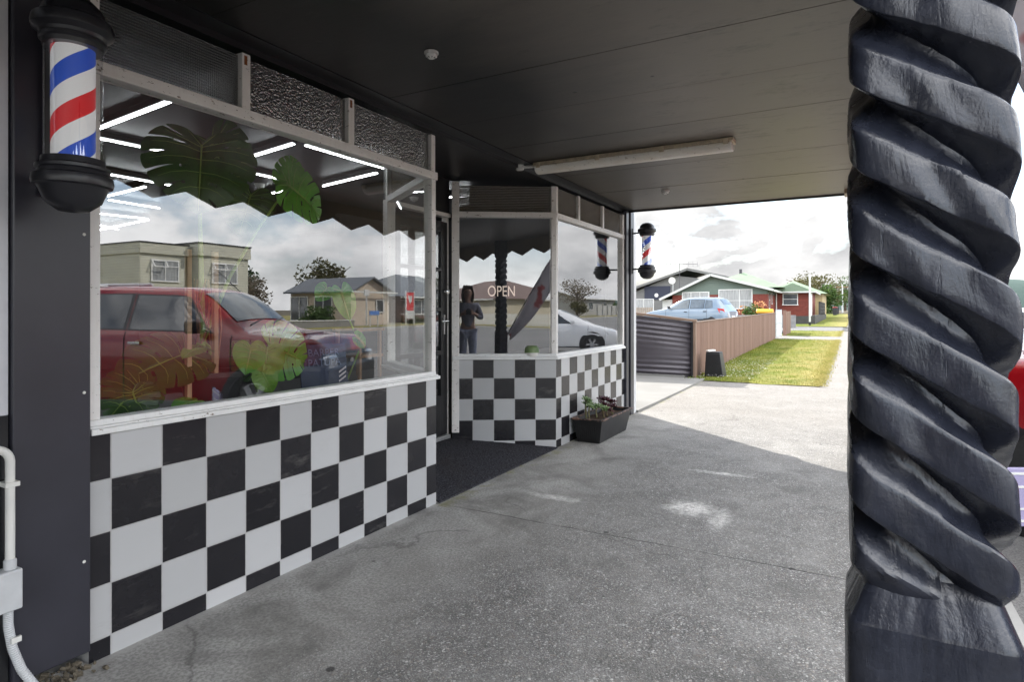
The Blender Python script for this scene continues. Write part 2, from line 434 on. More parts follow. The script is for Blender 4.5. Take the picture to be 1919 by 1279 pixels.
def sheet(name, x0, x1, y0, y1, dz, mat, nx=None, skirt=.15, rise=True):
    """a ground sheet following the gentle rise of the street, with a skirt"""
    b = MB(); nx = nx or max(1, int((x1-x0)/6))
    xs = [x0 + (x1-x0)*i/nx for i in range(nx+1)]
    T = lambda x, y, d: (x, y, (gz(x) if rise else 0) + d)
    A = [[b.bm.verts.new(T(x, y, d)) for x in xs] for y, d in ((y0, dz-skirt), (y0, dz), (y1, dz), (y1, dz-skirt))]
    for r in range(3):
        for i in range(nx):
            b.bm.faces.new([A[r][i], A[r][i+1], A[r+1][i+1], A[r+1][i]])
    for i in (0, nx):
        b.bm.faces.new([A[r][i] for r in range(4)])
    return struct(b.build(name, mat))

# wide earth below everything, then the made surfaces
b = MB()
xs = [-900, -300, -60, 0, 10, 40, 80, 140, 220]
ys = [-700, -200, -60, 0, 60, 200, 700]
b.grid(lambda u, v: (xs[round(u*8)], ys[round(v*6)], gz(xs[round(u*8)]) - .2), 8, 6)
b.grid(lambda u, v: (220 + 700*u, -700 + 1400*v, gz(220) - .2 - 3*u), 3, 3)
struct(b.build('ground', M['earth'], fix=False))
sheet('road', -120, 200, -26, -3.12, -.12, M['road'], 40, .05)
sheet('footpath', -40, 11.75, -2.95, .9, 0, M['footpath'], 16, .15)
sheet('street_path', 11.75, 160, -3.02, -2.0, .0, M['footpath'], 30, .15)
struct(sheet('kerb', -40, 160, -3.12, -2.95, .004, M['kerb'], 40, .14))
sheet('driveway', 7.78, 11.9, -.06, 9, .03, M['slab'], 4, .05)
sheet('entry_path', 27.4, 30.8, -2.0, 3.0, .004, M['footpath'], 2, .1)
sheet('side_street', 37.2, 44.5, -3.0, 60, .0, M['road'], 2, .1)
sheet('yard', 11.9, 27.4, .32, 30, .06, M['slab'], 4, .1)
sheet('opposite_kerb', -120, 200, -26.2, -26, .02, M['kerb'], 40, .14)
sheet('opposite_path', -120, 200, -30.4, -28.6, .01, M['slab'], 40, .1)

def grass_strip(x0, x1, y0, y1, dz, n, h=.05):
    b = MB(); near = x1-x0 < 20; nx = 160 if near else max(1, int((x1-x0)/3)); ny = 30 if near else 4
    def gf(u, v):
        x, y = x0+(x1-x0)*u, y0+(y1-y0)*v
        if near:
            e = min(1, min(u, 1-u)*(x1-x0)/.4); e2 = min(1, min(v, 1-v)*(y1-y0)/.3)
            y += (1-e2)*.10*noise.noise((x*1.7, y, 3)) + (1-e2)*.05*noise.noise((x*7, y, 9)); x += (1-e)*.12*noise.noise((y*2.3, x, 5))
            return (x, y, gz(x)+dz*(.35+.65*min(e, e2)) + .012*noise.noise((x*3, y*3, 0)))
        return (x, y, gz(x)+dz)
    b.grid(gf, nx, ny)
    for i in range(n):
        x = random.uniform(x0-.05, x1+.05); y = random.uniform(y0-.05, y1+.02)
        if random.random() < .22: y = y0 + random.gauss(.0, .06)
        z = gz(x)+dz*.6
        a = random.uniform(0, PI); hh = h*random.uniform(.4, 1.2); w = random.uniform(.004, .009)
        dx, dy = math.cos(a)*w, math.sin(a)*w; lx, ly = random.uniform(-.6, .6)*hh, random.uniform(-.6, .6)*hh
        b.face([(x-dx, y-dy, z), (x+dx, y+dy, z), (x+lx, y+ly, z+hh)])
    o = b.build('grass', M['grass'], fix=False)
    return struct(o, 'stuff')
grass_strip(11.75, 27.4, -2.0, .24, .03, 26000)
grass_strip(30.8, 37.2, -2.0, .5, .03, 3000)
grass_strip(44.5, 110, -2.2, 3, .03, 3000, .08)
grass_strip(-120, 200, -28.6, -26.2, .03, 3000, .08)
grass_strip(-120, 200, -80, -30.4, .02, 1500, .1)
b = MB()
for i in range(420):       # small white daisies in the verge
    x = random.gauss(13.6, 1.6); y = random.uniform(-.9, .2)
    if x < 11.8: continue
    z = gz(x)+.03+random.uniform(.02, .05); r = random.uniform(.006, .013)
    b.face([(x+r*math.cos(k*PI/3), y+r*math.sin(k*PI/3), z+.003*(k % 2)) for k in range(6)])
M['daisy'] = plain('daisy', (.8,.8,.72), .7)
struct(b.build('daisies', M['daisy'], fix=False), 'stuff')

# ------------------------------------------------------------------ shop building
ZC = 2.58                                    # verandah ceiling
ZS, ZG, ZT0, ZT1, ZTOP = .853, .908, 2.215, 2.267, 2.52
C1, I1 = (3.434, 0.0), (4.02, .86)         # first bay: street corner, inner corner
C2, I2 = (5.386, 0.0), (4.845, .835)         # second bay
XE = 7.40
shop = thing('shop_building', 'black painted single storey corner shop with checkered tile front', 'shop building', (1, 3, 0))
M['shop_wall'] = plain('shop_wall', (.02,.02,.022), .5, 0, .5, .2, 2, .1, 40)
M['in_wall'] = plain('interior_wall', (.055,.055,.06), .6, 0, .4, .05, 2)
M['in_ceil'] = plain('interior_ceiling', (.05,.05,.055), .45, 0, .5, .1, 2)
M['in_floor'] = plain('interior_floor', (.025,.023,.021), .45, 0, .5, .2, 3)
b = MB(); b.box(.94, 7.78, .06, 11.0, 2.75, 4.1); b.box(-14, .94, .3, 11, 2.75, 4.1); b.build('upper_wall', M['shop_wall'], shop)
b = MB(); b.box(7.60, 7.78, .08, 11.0, 0, 2.75); b.build('end_wall', M['shop_wall'], shop)
b = MB(); b.box(-14, .80, .30, .5, 0, 2.75); b.box(.80, 1.0, .12, 11.0, 0, 2.75); b.build('party_wall', M['shop_wall'], shop)
b = MB(); b.box(1.02, 7.58, .14, 10.6, 2.66, 2.70); b.build('interior_ceiling', M['in_ceil'], shop)
b = MB(); b.box(1.02, 7.58, 10.6, 10.7, 0, 2.65); b.box(7.52, 7.58, .3, 10.6, 0, 2.65); b.box(1.02, 1.06, .3, 10.6, 0, 2.65)
b.box(6.2, 7.5, 3.6, 3.7, 0, 2.65); b.box(1.07, 2.3, 4.4, 4.5, 0, 2.65); b.build('interior_wall', M['in_wall'], shop)
b = MB(); b.box(1.02, 7.58, 1.0, 10.6, .10, .14); b.build('interior_floor', M['in_floor'], shop)
b = MB(); b.box(1.0, 7.7, 11, 11.2, 0, 4.1); b.build('rear_wall', M['shop_wall'], shop)
# bulkhead over the recessed door and beside the transoms
b = MB()
b.prism([(C1[0]+.02, .03), (C1[0]-.06, .10), (I1[0]-.06, I1[1]+.06), (I2[0]+.06, I2[1]+.06), (C2[0]+.06, .10), (C2[0]-.02, .03)][::-1],
        lambda p: (p[0], p[1], 2.575), lambda p: (p[0], p[1], 2.745))
b.box(1.26, XE+.02, .02, .13, ZTOP+.03, 2.745)
b.build('bulkhead', M['black_trim'], shop)
# display platform behind each window
M['ledge'] = plain('display_ledge', (.03,.03,.029), .5, 0, .4, .15, 4)
b = MB(); b.prism([(1.30,.075),(3.36,.075),(3.90,.86),(1.30,.86)], lambda p: (p[0],p[1],.70), lambda p: (p[0],p[1],.855)); b.build('display_ledge', M['ledge'], shop)
b = MB(); b.prism([(5.46,.075),(7.34,.075),(7.34,.86),(4.98,.86)], lambda p: (p[0],p[1],.70), lambda p: (p[0],p[1],.855)); b.build('display_ledge', M['ledge'], shop)

# interior LED tubes (the photo shows them lit); one thing each
LEDS = [((2.28,1.05),(2.40,2.25)), ((2.50,2.41),(3.22,2.34)), ((3.20,3.62),(3.95,3.60)), ((3.33,1.26),(3.47,2.08)), ((3.70,2.41),(4.26,2.38)),
        ((4.70,3.42),(4.49,2.46)), ((4.60,2.27),(4.41,1.38)), ((3.40,1.22),(4.30,1.20)), ((3.84,4.79),(3.74,3.9)), ((3.97,5.03),(4.6,5.08)),
        ((4.40,6.2),(5.05,6.1)), ((5.40,8.1),(5.12,6.2)), ((4.95,7.3),(5.5,7.65)), ((5.7,1.2),(5.9,2.3)), ((6.0,2.4),(6.9,2.4))]
for i, (p, q_) in enumerate(LEDS):
    t = thing('ceiling_light', 'white LED tube light on the dark ceiling inside the shop', 'ceiling light', (*p, 2.66), 0, 'LED tubes on the shop ceiling')
    b = MB(); b.bar((*p, 2.635), (*q_, 2.635), .045, .045); b.build('light_body', M['black_trim'], t)
    b = MB(); b.tube([(*p, 2.603), (*q_, 2.603)], .0065, 10); b.build('tube', M['led'], t)

# ------------------------------------------------------------------ shopfront bays
M['tile'] = {}
def riser(parent, a, c, ztop, zb0, zb1, u0, v0, phase, th=.10):
    """tiled wall from a to c, outside face on the line; u0: metres from a to the first joint, v0: height of a joint"""
    a = Vector((*a, 0)); c = Vector((*c, 0)); L = (c-a).length; d = (c-a)/L; nrm = Vector((d.y, -d.x, 0))
    if phase not in M['tile']: M['tile'][phase] = tile_mat('checker_tiles_%d' % phase, phase)
    b = MB()
    P = lambda s, z, o=0: a + d*s + Vector((0,0,z)) - nrm*o
    uv = lambda s, z: (s-u0, z-v0)
    b.face([P(0,zb0), P(L,zb1), P(L,ztop), P(0,ztop)], [uv(0,zb0), uv(L,zb1), uv(L,ztop), uv(0,ztop)])
    b.face([P(0,zb0,th), P(0,ztop,th), P(L,ztop,th), P(L,zb1,th)])
    b.face([P(0,ztop), P(L,ztop), P(L,ztop,th), P(0,ztop,th)])
    b.face([P(0,zb0), P(0,ztop), P(0,ztop,th), P(0,zb0,th)])
    b.face([P(L,zb1), P(L,zb1,th), P(L,ztop,th), P(L,ztop)])
    return b.build('tiled_wall', M['tile'][phase], parent, fix=False)

def strip(b, a, c, o0, o1, z0, z1, e0=0, e1=0):
    """a rail along a->c; o = offset outwards of the line (+ is the street side)"""
    a = Vector((*a, 0)); c = Vector((*c, 0)); d = (c-a).normalized(); n = Vector((d.y, -d.x, 0))
    a = a - d*e0; c = c + d*e1
    P = [a+n*o0, c+n*o0, c+n*o1, a+n*o1]
    b.prism([0,1,2,3], lambda i: P[i]+Vector((0,0,z0)), lambda i: P[i]+Vector((0,0,z1)))
def post(b, a, c, s, w, o0, o1, z0, z1):
    a = Vector((*a, 0)); c = Vector((*c, 0)); d = (c-a).normalized()
    strip(b, (a+d*(s-w/2)).xy, (a+d*(s+w/2)).xy, o0, o1, z0, z1)
def pane(parent, a, c, s0, s1, z0, z1, mat, name='window_pane', off=-.03, th=.006):
    a = Vector((*a, 0)); c = Vector((*c, 0)); d = (c-a).normalized()
    b = MB(); strip(b, (a+d*s0).xy, (a+d*s1).xy, off-th, off, z0, z1); return b.build(name, mat, parent)

def screws(parent, pts):
    pass
bay1 = thing('shopfront_window', 'long white framed shop window over checkered tiles, red ute mirrored in it', 'shop window', (2.4, 0, 0), 0, 'shopfront windows')
L1 = (1.245, 0); LEN1 = C1[0]-L1[0]
riser(bay1, L1, C1, ZS, -.03, -.03, 1.324-L1[0], .676-2.0, 0)
ls1 = (Vector(I1)-Vector(C1)).length
riser(bay1, C1, I1, ZS, -.02, .12, .12, .676-2.0, 1)
b = MB()
strip(b, L1, C1, -.11, .022, ZS, .876, .0, .022); strip(b, L1, C1, -.11, .012, .876, .885, 0, .012)
strip(b, C1, I1, -.11, .02, ZS, .876, -.0, 0); b.build('window_sill', M['white_sill'], bay1, bevel=.004)
b = MB(); strip(b, L1, C1, -.075, .0, .885, ZG, 0, 0); strip(b, C1, I1, -.075, .0, .885, ZG, -.03, 0); b.build('bottom_rail', M['white_sill'], bay1, bevel=.003)
b = MB()
strip(b, L1, C1, -.07, .008, ZT0, ZT1, 0, .01); strip(b, C1, I1, -.07, .008, ZT0, ZT1, -.04, 0)
post(b, L1, C1, .021, .042, -.07, .0, ZG, ZT0); post(b, L1, C1, LEN1-.025, .046, -.07, .0, ZG, ZT0)
post(b, L1, C1, .021, .042, -.06, -.004, ZT1, ZTOP); post(b, L1, C1, LEN1-.025, .046, -.06, -.004, ZT1, ZTOP)
for s in (1.928, 2.622): post(b, L1, C1, s-L1[0], .046, -.06, .0, ZT1, ZTOP+.01)
post(b, C1, I1, ls1-.03, .05, -.07, .0, ZG, ZTOP)
b.build('window_frame', M['white_frame'], bay1, bevel=.004)
b = MB()
for s in (1.928, 2.622): 
    b.lathe([(.006,0),(.006,.003),(.002,.005)], (s, -.001, ZTOP-.02), 8, 'y')
    b.box(s-.012, s+.004, -.0012, -.0004, ZTOP-.045, ZTOP-.002)
b.build('rust_stain', M['rust'], bay1)
pane(bay1, L1, C1, .042, LEN1-.048, ZG, ZT0, M['glass'])
pane(bay1, C1, I1, .03, ls1-.055, ZG, ZT0, M['glass'])
for s0, s1, mm in ((1.29,1.905,'flute'), (1.951,2.599,'hammer'), (2.645,3.386,'hammer')):
    pane(bay1, L1, C1, s0-L1[0], s1-L1[0], ZT1, ZTOP, M[mm], 'transom_pane')
pane(bay1, C1, I1, .03, ls1-.055, ZT1, ZTOP, M['reed'], 'transom_pane')

bay2 = thing('shopfront_window', 'smaller angled shop window beside the door, OPEN sign and far barber pole mirrored', 'shop window', (6.3, 0, 0), 0, 'shopfront windows')
LS = (Vector(C2)-Vector(I2)).length
riser(bay2, I2, C2, ZS, .10, -.03, -.005, .676-2.0, 0)
riser(bay2, C2, (XE, 0), ZS, -.03, .03, .12, .676-2.0, 0)
b = MB()
strip(b, I2, C2, -.11, .022, ZS, .876, 0, .01); strip(b, I2, C2, -.11, .012, .876, .885, 0, .01)
strip(b, C2, (XE,0), -.11, .022, ZS, .876, .008, 0); strip(b, C2, (XE,0), -.11, .012, .876, .885, .008, 0)
b.build('window_sill', M['white_sill'], bay2, bevel=.004)
b = MB(); strip(b, I2, C2, -.075, 0, .885, ZG); strip(b, C2, (XE,0), -.075, 0, .885, ZG); b.build('bottom_rail', M['white_sill'], bay2, bevel=.003)
b = MB()
strip(b, I2, C2, -.07, .008, ZT0, ZT1); strip(b, C2, (XE,0), -.07, .008, ZT0, ZT1)
post(b, I2, C2, .03, .07, -.07, .004, .16, ZTOP+.03); post(b, I2, C2, LS-.022, .05, -.07, .002, ZG, ZTOP)
post(b, C2, (XE,0), .02, .04, -.07, .002, ZG, ZTOP); post(b, C2, (XE,0), XE-C2[0]-.03, .06, -.07, .002, ZG, ZTOP)
for s in (5.964, 6.673): post(b, C2, (XE,0), s-C2[0], .046, -.06, 0, ZT1, ZTOP)
b.build('window_frame', M['white_frame'], bay2, bevel=.004)
pane(bay2, I2, C2, .065, LS-.05, ZG, ZT0, M['glass'])
pane(bay2, C2, (XE,0), .045, XE-C2[0]-.06, ZG, ZT0, M['glass'])
pane(bay2, I2, C2, .065, LS-.05, ZT1, ZTOP, M['reed'], 'transom_pane')
for s0, s1 in ((5.43,5.94),(5.988,6.65),(6.697,7.33)):
    pane(bay2, C2, (XE,0), s0-C2[0], s1-C2[0], ZT1, ZTOP, M['reed'], 'transom_pane')

# ------------------------------------------------------------------ door
dA = Vector((I1[0]-.03, .88, 0)); dB = Vector((I2[0]+.035, .88, 0))
door = thing('shop_door', 'black panelled shop door with stacked glass panes and steel lever handle', 'door', (4.44, .89, .14))
b = MB(); x0, x1 = dA.x+.05, dB.x-.05
Y0, Y1 = .882, .922
b.box(x0, x0+.10, Y0, Y1, .15, 2.16); b.box(x1-.10, x1, Y0, Y1, .15, 2.16)
rails = [(.15,.52), (.905,.945), (1.315,1.35), (1.69,1.725), (2.06,2.16)]
for z0, z1 in rails: b.box(x0+.10, x1-.10, Y0, Y1, z0, z1)
b.build('door_leaf', M['black_trim'], door, bevel=.004)
for (a0, a1), (b0, b1) in zip(rails[:-1], rails[1:]):
    b = MB(); b.box(x0+.10, x1-.10, .899, .905, a1, b0); b.build('door_pane', M['glass'], door)
b = MB(); b.lathe([(0,0),(.024,0),(.026,-.012),(.018,-.03),(.024,-.045),(0,-.052)], (x1-.05, Y0-.001, 1.50), 20, 'y'); b.build('lock_knob', M['chrome'], door, smooth=40)
b = MB(); b.box(x1-.062, x1-.038, Y0-.006, Y0-.0005, 1.10, 1.28); b.tube([(x1-.05, Y0-.005, 1.225), (x1-.05, Y0-.045, 1.225), (x1-.15, Y0-.05, 1.222)], .008, 10); b.build('lever_handle', M['chrome'], door, smooth=40)
b = MB(); b.box(x0-.05, x0-.004, .885, .95, .13, 2.21); b.box(x1+.004, x1+.05, .90, .95, .13, 2.21); b.box(x0-.05, x1+.05, .875, .95, 2.212, 2.25); b.build('door_frame', M['white_frame'], door, bevel=.003)
b = MB(); b.box(x0-.03, x1+.01, .85, .95, .11, .145); b.build('threshold', M['steel'], door, bevel=.003)
b = MB(); b.box(x0-.04, x1+.04, .885, .95, 2.255, 2.60); b.build('over_panel', M['black_trim'], door)

def mat_mat():
    m, nt = new_mat('entrance_mat'); q = NT(nt); v = q.pos()
    c = q.mix(q.ramp(q.noise(v, 95, 4, .75), [(.40, 0.), (.66, 1.)]), (.010,.011,.015), (.115,.112,.125))
    c = q.mix(q.ramp(q.noise(v, 3, 5), [(.5, 0.), (.75, .4)]), c, (.05,.045,.04))
    q.out(q.bsdf(c, .95, 0, .1, q.bump(q.noise(v, 95, 4, .75), 1, .012))); return m
b = MB()
def matf(u, v):
    xa = C1[0]+.012 + (I1[0]+.01-C1[0])*v; xb = C2[0]-.012 + (I2[0]-.01-C2[0])*v
    return (xa+(xb-xa)*u, -.02+.925*v, .012+.10*v+.0015*math.sin(u*40)*math.sin(v*31))
b.grid(matf, 40, 24)
V = [matf(0,0), matf(1,0), matf(1,1), matf(0,1)]
for i in range(4):
    p, r_ = V[i], V[(i+1) % 4]
    b.face([p, r_, (r_[0], r_[1], r_[2]-.05), (p[0], p[1], p[2]-.05)])
tag(b.build('entrance_mat', mat_mat(), fix=False), 'black bristly entrance mat sloping up to the shop door', 'door mat')

# ------------------------------------------------------------------ verandah
ver = thing('verandah', 'black painted verandah with boarded ceiling and zigzag edge boards over the footpath', 'verandah', (3, -1.2, 0))
def ceil_mat():
    m, nt = new_mat('ceiling_paint'); q = NT(nt); v = q.pos(); x, y, z = q.sep(v)
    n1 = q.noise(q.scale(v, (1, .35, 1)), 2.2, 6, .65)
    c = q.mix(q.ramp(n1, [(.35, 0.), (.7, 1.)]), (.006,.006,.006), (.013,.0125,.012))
    dr = q.ramp(q.noise(q.scale(v, (2.2, .8, 1)), 3, 7, .8), [(.54, 0.), (.68, .7)])
    c = q.mix(dr, c, (.012,.012,.012))
    nail = q.ramp(q.vor(v, 3.2), [(.03, 1.), (.05, 0.)]); c = q.mix(nail, c, (.006,.006,.006))
    h = q.math('ADD', q.noise(q.scale(v, (2, .5, 1)), 30, 4), q.math('MULTIPLY', nail, -1))
    light_falloff = q.ramp(q.math('ADD', q.math('MULTIPLY', y, -.5), q.math('MULTIPLY', n1, .35)), [(.55, 0.), (1.15, 1.)])  # light falloff painted in: near-black at the shop, paler towards street and ends
    light_falloff = q.math('ADD', q.math('MULTIPLY', light_falloff, .75), q.ramp(q.math('DIVIDE', q.math('ABSOLUTE', q.math('SUBTRACT', x, 1.6)), 10), [(.16, 0.), (.55, .5)]), None, True)
    c = q.mix(light_falloff, c, q.mix(n1, (.17,.15,.125), (.27,.24,.20)))
    c = q.mix(q.math('MULTIPLY', dr, .75), c, (.03,.028,.025))
    c = q.mix(nail, c, (.01,.01,.01))
    q.out(q.bsdf(c, q.math('MULTIPLY_ADD', n1, .2, .34), 0, .5, q.bump(h, .12, .004))); return m
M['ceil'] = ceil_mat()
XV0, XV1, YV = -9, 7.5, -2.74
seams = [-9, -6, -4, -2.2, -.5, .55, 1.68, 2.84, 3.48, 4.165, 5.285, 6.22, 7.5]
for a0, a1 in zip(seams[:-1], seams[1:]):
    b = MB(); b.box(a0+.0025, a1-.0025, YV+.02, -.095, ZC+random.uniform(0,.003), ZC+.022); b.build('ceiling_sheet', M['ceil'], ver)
b = MB(); b.box(XV0, XV1, -.09, .055, ZC-.001, ZC+.03); b.build('wall_plate', M['black_trim'], ver)
b = MB(); b.box(XV0, XV1, YV+.02, .05, ZC+.035, ZC+.14); b.build('roof_deck', M['shop_wall'], ver)
# zigzag valance boards
M['valance'] = plain('valance_paint', (.42,.33,.23), .5, 0, .4, .2, 3, .15, 30)
def zig(b, a, c, off):
    a = Vector(a); c = Vector(c); L = (c-a).length; d = (c-a)/L; n = Vector((-d.y, d.x))
    step = .60; k = int(L/step)
    pts = [(0, ZC+.17)]
    low = []
    for i in range(2*k+1): low.append((i*step/2, 2.40 - (.105 if i % 2 else 0)))
    low.append((L, 2.36))
    poly = [(0, ZC+.17)] + low + [(L, ZC+.17)]
    b.prism(poly, lambda p: (*(a+d*p[0]), p[1]), lambda p: (*(a+d*p[0]+n*off), p[1]))
b = MB(); zig(b, (XV0-.145, YV), (XV1, YV), .02); b.build('valance', M['valance'], ver)
b = MB(); b.box(XV1, XV1+.03, YV, .02, ZC-.02, ZC+.17); b.build('end_fascia', M['black_trim'], ver)
b = MB(); b.box(XV1-.28, XV1-.03, -2.60, -2.42, ZC-.045, ZC-.002); b.build('post_bracket', M['valance'], ver)

# smoke detectors / fittings on the ceiling
def detector(x, y, z, label, k=1.0):
    t = thing('smoke_detector', label, 'smoke detector', (x, y, z))
    b = MB(); b.lathe([(0,0),(.052*k,0),(.054*k,-.012*k),(.05*k,-.018*k)], (x,y,z), 28); b.build('base', M['white_plastic'], t, smooth=50)
    b = MB(); b.lathe([(.044*k,-.018*k),(.043*k,-.034*k),(.030*k,-.044*k),(.012*k,-.05*k),(0,-.051*k)], (x,y,z), 28); b.build('cap', M['white_plastic'], t, smooth=50)
    b = MB()
    for i in range(8):
        a = i*PI/4; b.box(.020*k, .034*k, -.003*k, .003*k, -.047*k, -.036*k, Matrix.Translation((x,y,z)) @ Matrix.Rotation(a, 4, 'Z'))
    b.build('vent_slot', M['black_trim'], t)
detector(2.43, -.70, ZC, 'round white smoke detector on the black verandah ceiling above the door', .66)
detector(6.41, -.78, ZC, 'small white sensor on the verandah ceiling beyond the strip light', .8)
detector(4.40, 2.98, 2.66, 'white smoke detector on the ceiling inside the shop behind the glass', 1.0)

# batten light
sl = thing('strip_light', 'long yellowed fluorescent batten light fixed across the verandah ceiling', 'strip light', (4.72, -.9, ZC))
def ivory():
    m, nt = new_mat('aged_diffuser'); q = NT(nt); v = q.pos()
    c = q.mix(q.ramp(q.noise(q.scale(v, (2,.6,2)), 6, 6, .7), [(.35, 0.), (.75, 1.)]), (.90,.87,.80), (.76,.68,.54))
    c = q.mix(q.ramp(q.noise(v, 40, 4), [(.62, 0.), (.7, .6)]), c, (.40,.32,.24))
    q.out(q.bsdf(c, .35, 0, .5, q.bump(q.noise(v, 20, 3), .1, .004))); return m
M['ivory'] = ivory()
M['tan'] = plain('tan_plastic', (.60,.50,.36), .5, 0, .4, .25, 20)
LY0, LY1, LX, LZ = -1.74, -.12, 4.72, ZC
b = MB(); b.prism([(-.062,0),(.062,0),(.07,-.03),(-.07,-.03)], lambda p: (LX+p[0], LY0, LZ+p[1]), lambda p: (LX+p[0], LY1, LZ+p[1])); b.build('light_body', M['tan'], sl, bevel=.004)
prof = [(.066*math.cos(a), -.032-.06*abs(math.sin(a))**.7) for a in [PI*i/12 for i in range(13)]]
b = MB(); b.prism(prof, lambda p: (LX+p[0], LY0+.012, LZ+p[1]), lambda p: (LX+p[0], LY1-.012, LZ+p[1])); b.build('diffuser', M['ivory'], sl, smooth=50, bevel=.006)
for yy in (LY0+.05, LY0+.52, LY0+1.04, LY1-.05):
    for sx in (-1, 1):
        b = MB(); b.box(LX+sx*.066, LX+sx*.078, yy-.018, yy+.018, LZ-.05, LZ-.005); b.build('clip', M['tan'], sl, bevel=.003)
b = MB(); b.tube([(LX-.005, LY1, LZ-.02), (LX-.03, .0, LZ-.02)], .012, 10); b.build('conduit', M['white_plastic'], sl)
b = MB(); b.lathe([(0,0),(.035,0),(.035,-.04),(.028,-.046),(0,-.046)], (LX-.035, .02, LZ), 20); b.build('junction_box', M['white_plastic'], sl, smooth=40)

# ------------------------------------------------------------------ pilasters
M['gloss_black'] = plain('gloss_black', (.02,.02,.022), .12, 0, .5, .15, 4, .04, 30)
col = thing('pilaster', 'wide flat charcoal clad pillar at the near end of the shopfront', 'pillar', (1.1, 0, 0), 0, 'pillars framing the shopfront')
b = MB(); b.box(.995, 1.238, -.03, .12, .06, 2.575); b.build('cladding', M['charcoal'], col, bevel=.006)
M['pale_wall'] = plain('pale_plaster', (.62,.62,.65), .45, 0, .4, .12, 2, .1, 30)
b = MB(); b.box(.93, .99, -.012, .3, .97, 2.74); b.build('return_panel', M['pale_wall'], col)
b = MB(); b.box(.93, .99, -.012, .3, .02, .969); b.build('lower_panel', M['gloss_black'], col)
b = MB()
for z in (.40, 1.02, 1.60): b.lathe([(0,-.003),(.005,-.002),(.006,0)], (1.215, -.03, z), 10, 'y'); b.build('screw_head', M['white_plastic'], col); b = MB()

col2 = thing('pilaster', 'narrow black end pillar holding the far barber pole', 'pillar', (7.5, 0, 0), 0, 'pillars framing the shopfront')
b = MB(); b.box(7.402, 7.50, -.03, .10, 0, 2.575); b.box(7.53, 7.66, -.045, .10, 0, 2.575); b.box(7.50, 7.53, -.005, .10, 0, 2.575); b.build('cladding', M['charcoal'], col2, bevel=.006)
b = MB(); b.box(7.665, 7.78, -.035, .079, 0, 2.74); b.build('corner_flashing', M['grey_plastic'], col2, bevel=.004)

# rubble at the foot of the near pillar
M['rubble'] = plain('rubble', (.14,.12,.09), .9, 0, .2, .5, 30, .6, 50)
b = MB()
for i in range(60):
    x = random.uniform(.90, 1.26); y = random.uniform(-.09, .05); r = random.uniform(.005, .016)
    m = Matrix.Translation((x, y, r*.5)) @ Matrix.Rotation(random.uniform(0, 3), 4, Vector((random.random(), random.random(), 1)))
    b.box(-r, r, -r*.7, r*.7, -r*.5, r*.5, m)
struct(b.build('rubble', M['rubble'], bevel=.003), 'stuff')

cd = thing('electrical_conduit', 'white conduit pipe with grey junction box running down beside the charcoal pillar', 'conduit', (.95, -.05, 0))
cx, cy = .992, -.058
arc = [(cx-.12, cy+.02, .868), (cx-.06, cy+.005, .868)] + [(cx-.06+.045*math.sin(a), cy, .823+.045*math.cos(a)) for a in [PI*i/12 for i in range(1, 7)]] + [(cx-.015, cy, .48)]
b = MB(); b.tube(arc, .0135, 14); b.build('conduit_pipe', M['white_plastic'], cd, smooth=60)
b = MB(); b.box(cx-.085, cx+.010, cy-.03, cy+.03, .335, .468); b.build('junction_box', M['grey_plastic'], cd, bevel=.006)
b = MB(); b.lathe([(.018,0),(.018,.03),(.015,.035)], (cx-.015, cy, .466), 16); b.build('coupling', M['grey_plastic'], cd, smooth=50); b = MB(); b.box(cx-.034, cx+.006, cy-.018, cy+.03, .74, .755); b.build('saddle_clip', M['white_plastic'], cd)
prof = []
z = .50
path = [(cx-.02, cy, .345), (cx-.02, cy, .28), (cx-.008, cy, .20), (cx+.015, cy-.005, .12), (cx+.06, cy-.01, .03), (cx+.10, cy-.01, -.01)]
fine = []
for i in range(len(path)-1):
    for k in range(22):
        fine.append(tuple(path[i][j]+(path[i+1][j]-path[i][j])*k/22 for j in range(3)))
b = MB(); b.tube(fine, [.0125+.0022*(1 if k % 2 else 0) for k in range(len(fine))], 12); b.build('corrugated_hose', M['grey_plastic'], cd, smooth=40)
b = MB(); b.box(cx-.020, cx+.008, cy-.024, cy-.014, .225, .243); b.build('saddle_clip', M['white_plastic'], cd)

# ------------------------------------------------------------------ barber poles
def stripe_mat():
    m, nt = new_mat('barber_stripes'); q = NT(nt); x, y, z = q.sep(q.obj())
    a = q.math('DIVIDE', q.math('ARCTAN2', y, x), 2*PI)
    t = q.math('FRACT', q.math('ADD', q.math('DIVIDE', z, .30), q.math('SUBTRACT', 3.0, a)))
    e = [0, .25, .5, .75]
    isb = q.math('LESS_THAN', q.math('ABSOLUTE', q.math('SUBTRACT', t, .375)), .125)
    isr = q.math('GREATER_THAN', t, .75)
    c = q.mix(isb, (.90,.90,.91), (.012,.09,.62)); c = q.mix(isr, c, (.74,.012,.02))
    x_ = q.bsdf(c, .35, 0, .5, None, .3); em = q.n('ShaderNodeEmission'); q.l(c, em.inputs[0]); em.inputs[1].default_value = .055     # weak emission added to brighten the stripes
    ad = q.n('ShaderNodeAddShader'); q.l(x_, ad.inputs[0]); q.l(em.outputs[0], ad.inputs[1]); q.out(ad.outputs[0]); return m
M['stripes'] = stripe_mat()
M['pole_cap'] = plain('pole_cap', (.022,.022,.027), .30, 0, .5, .15, 10, .04, 80)
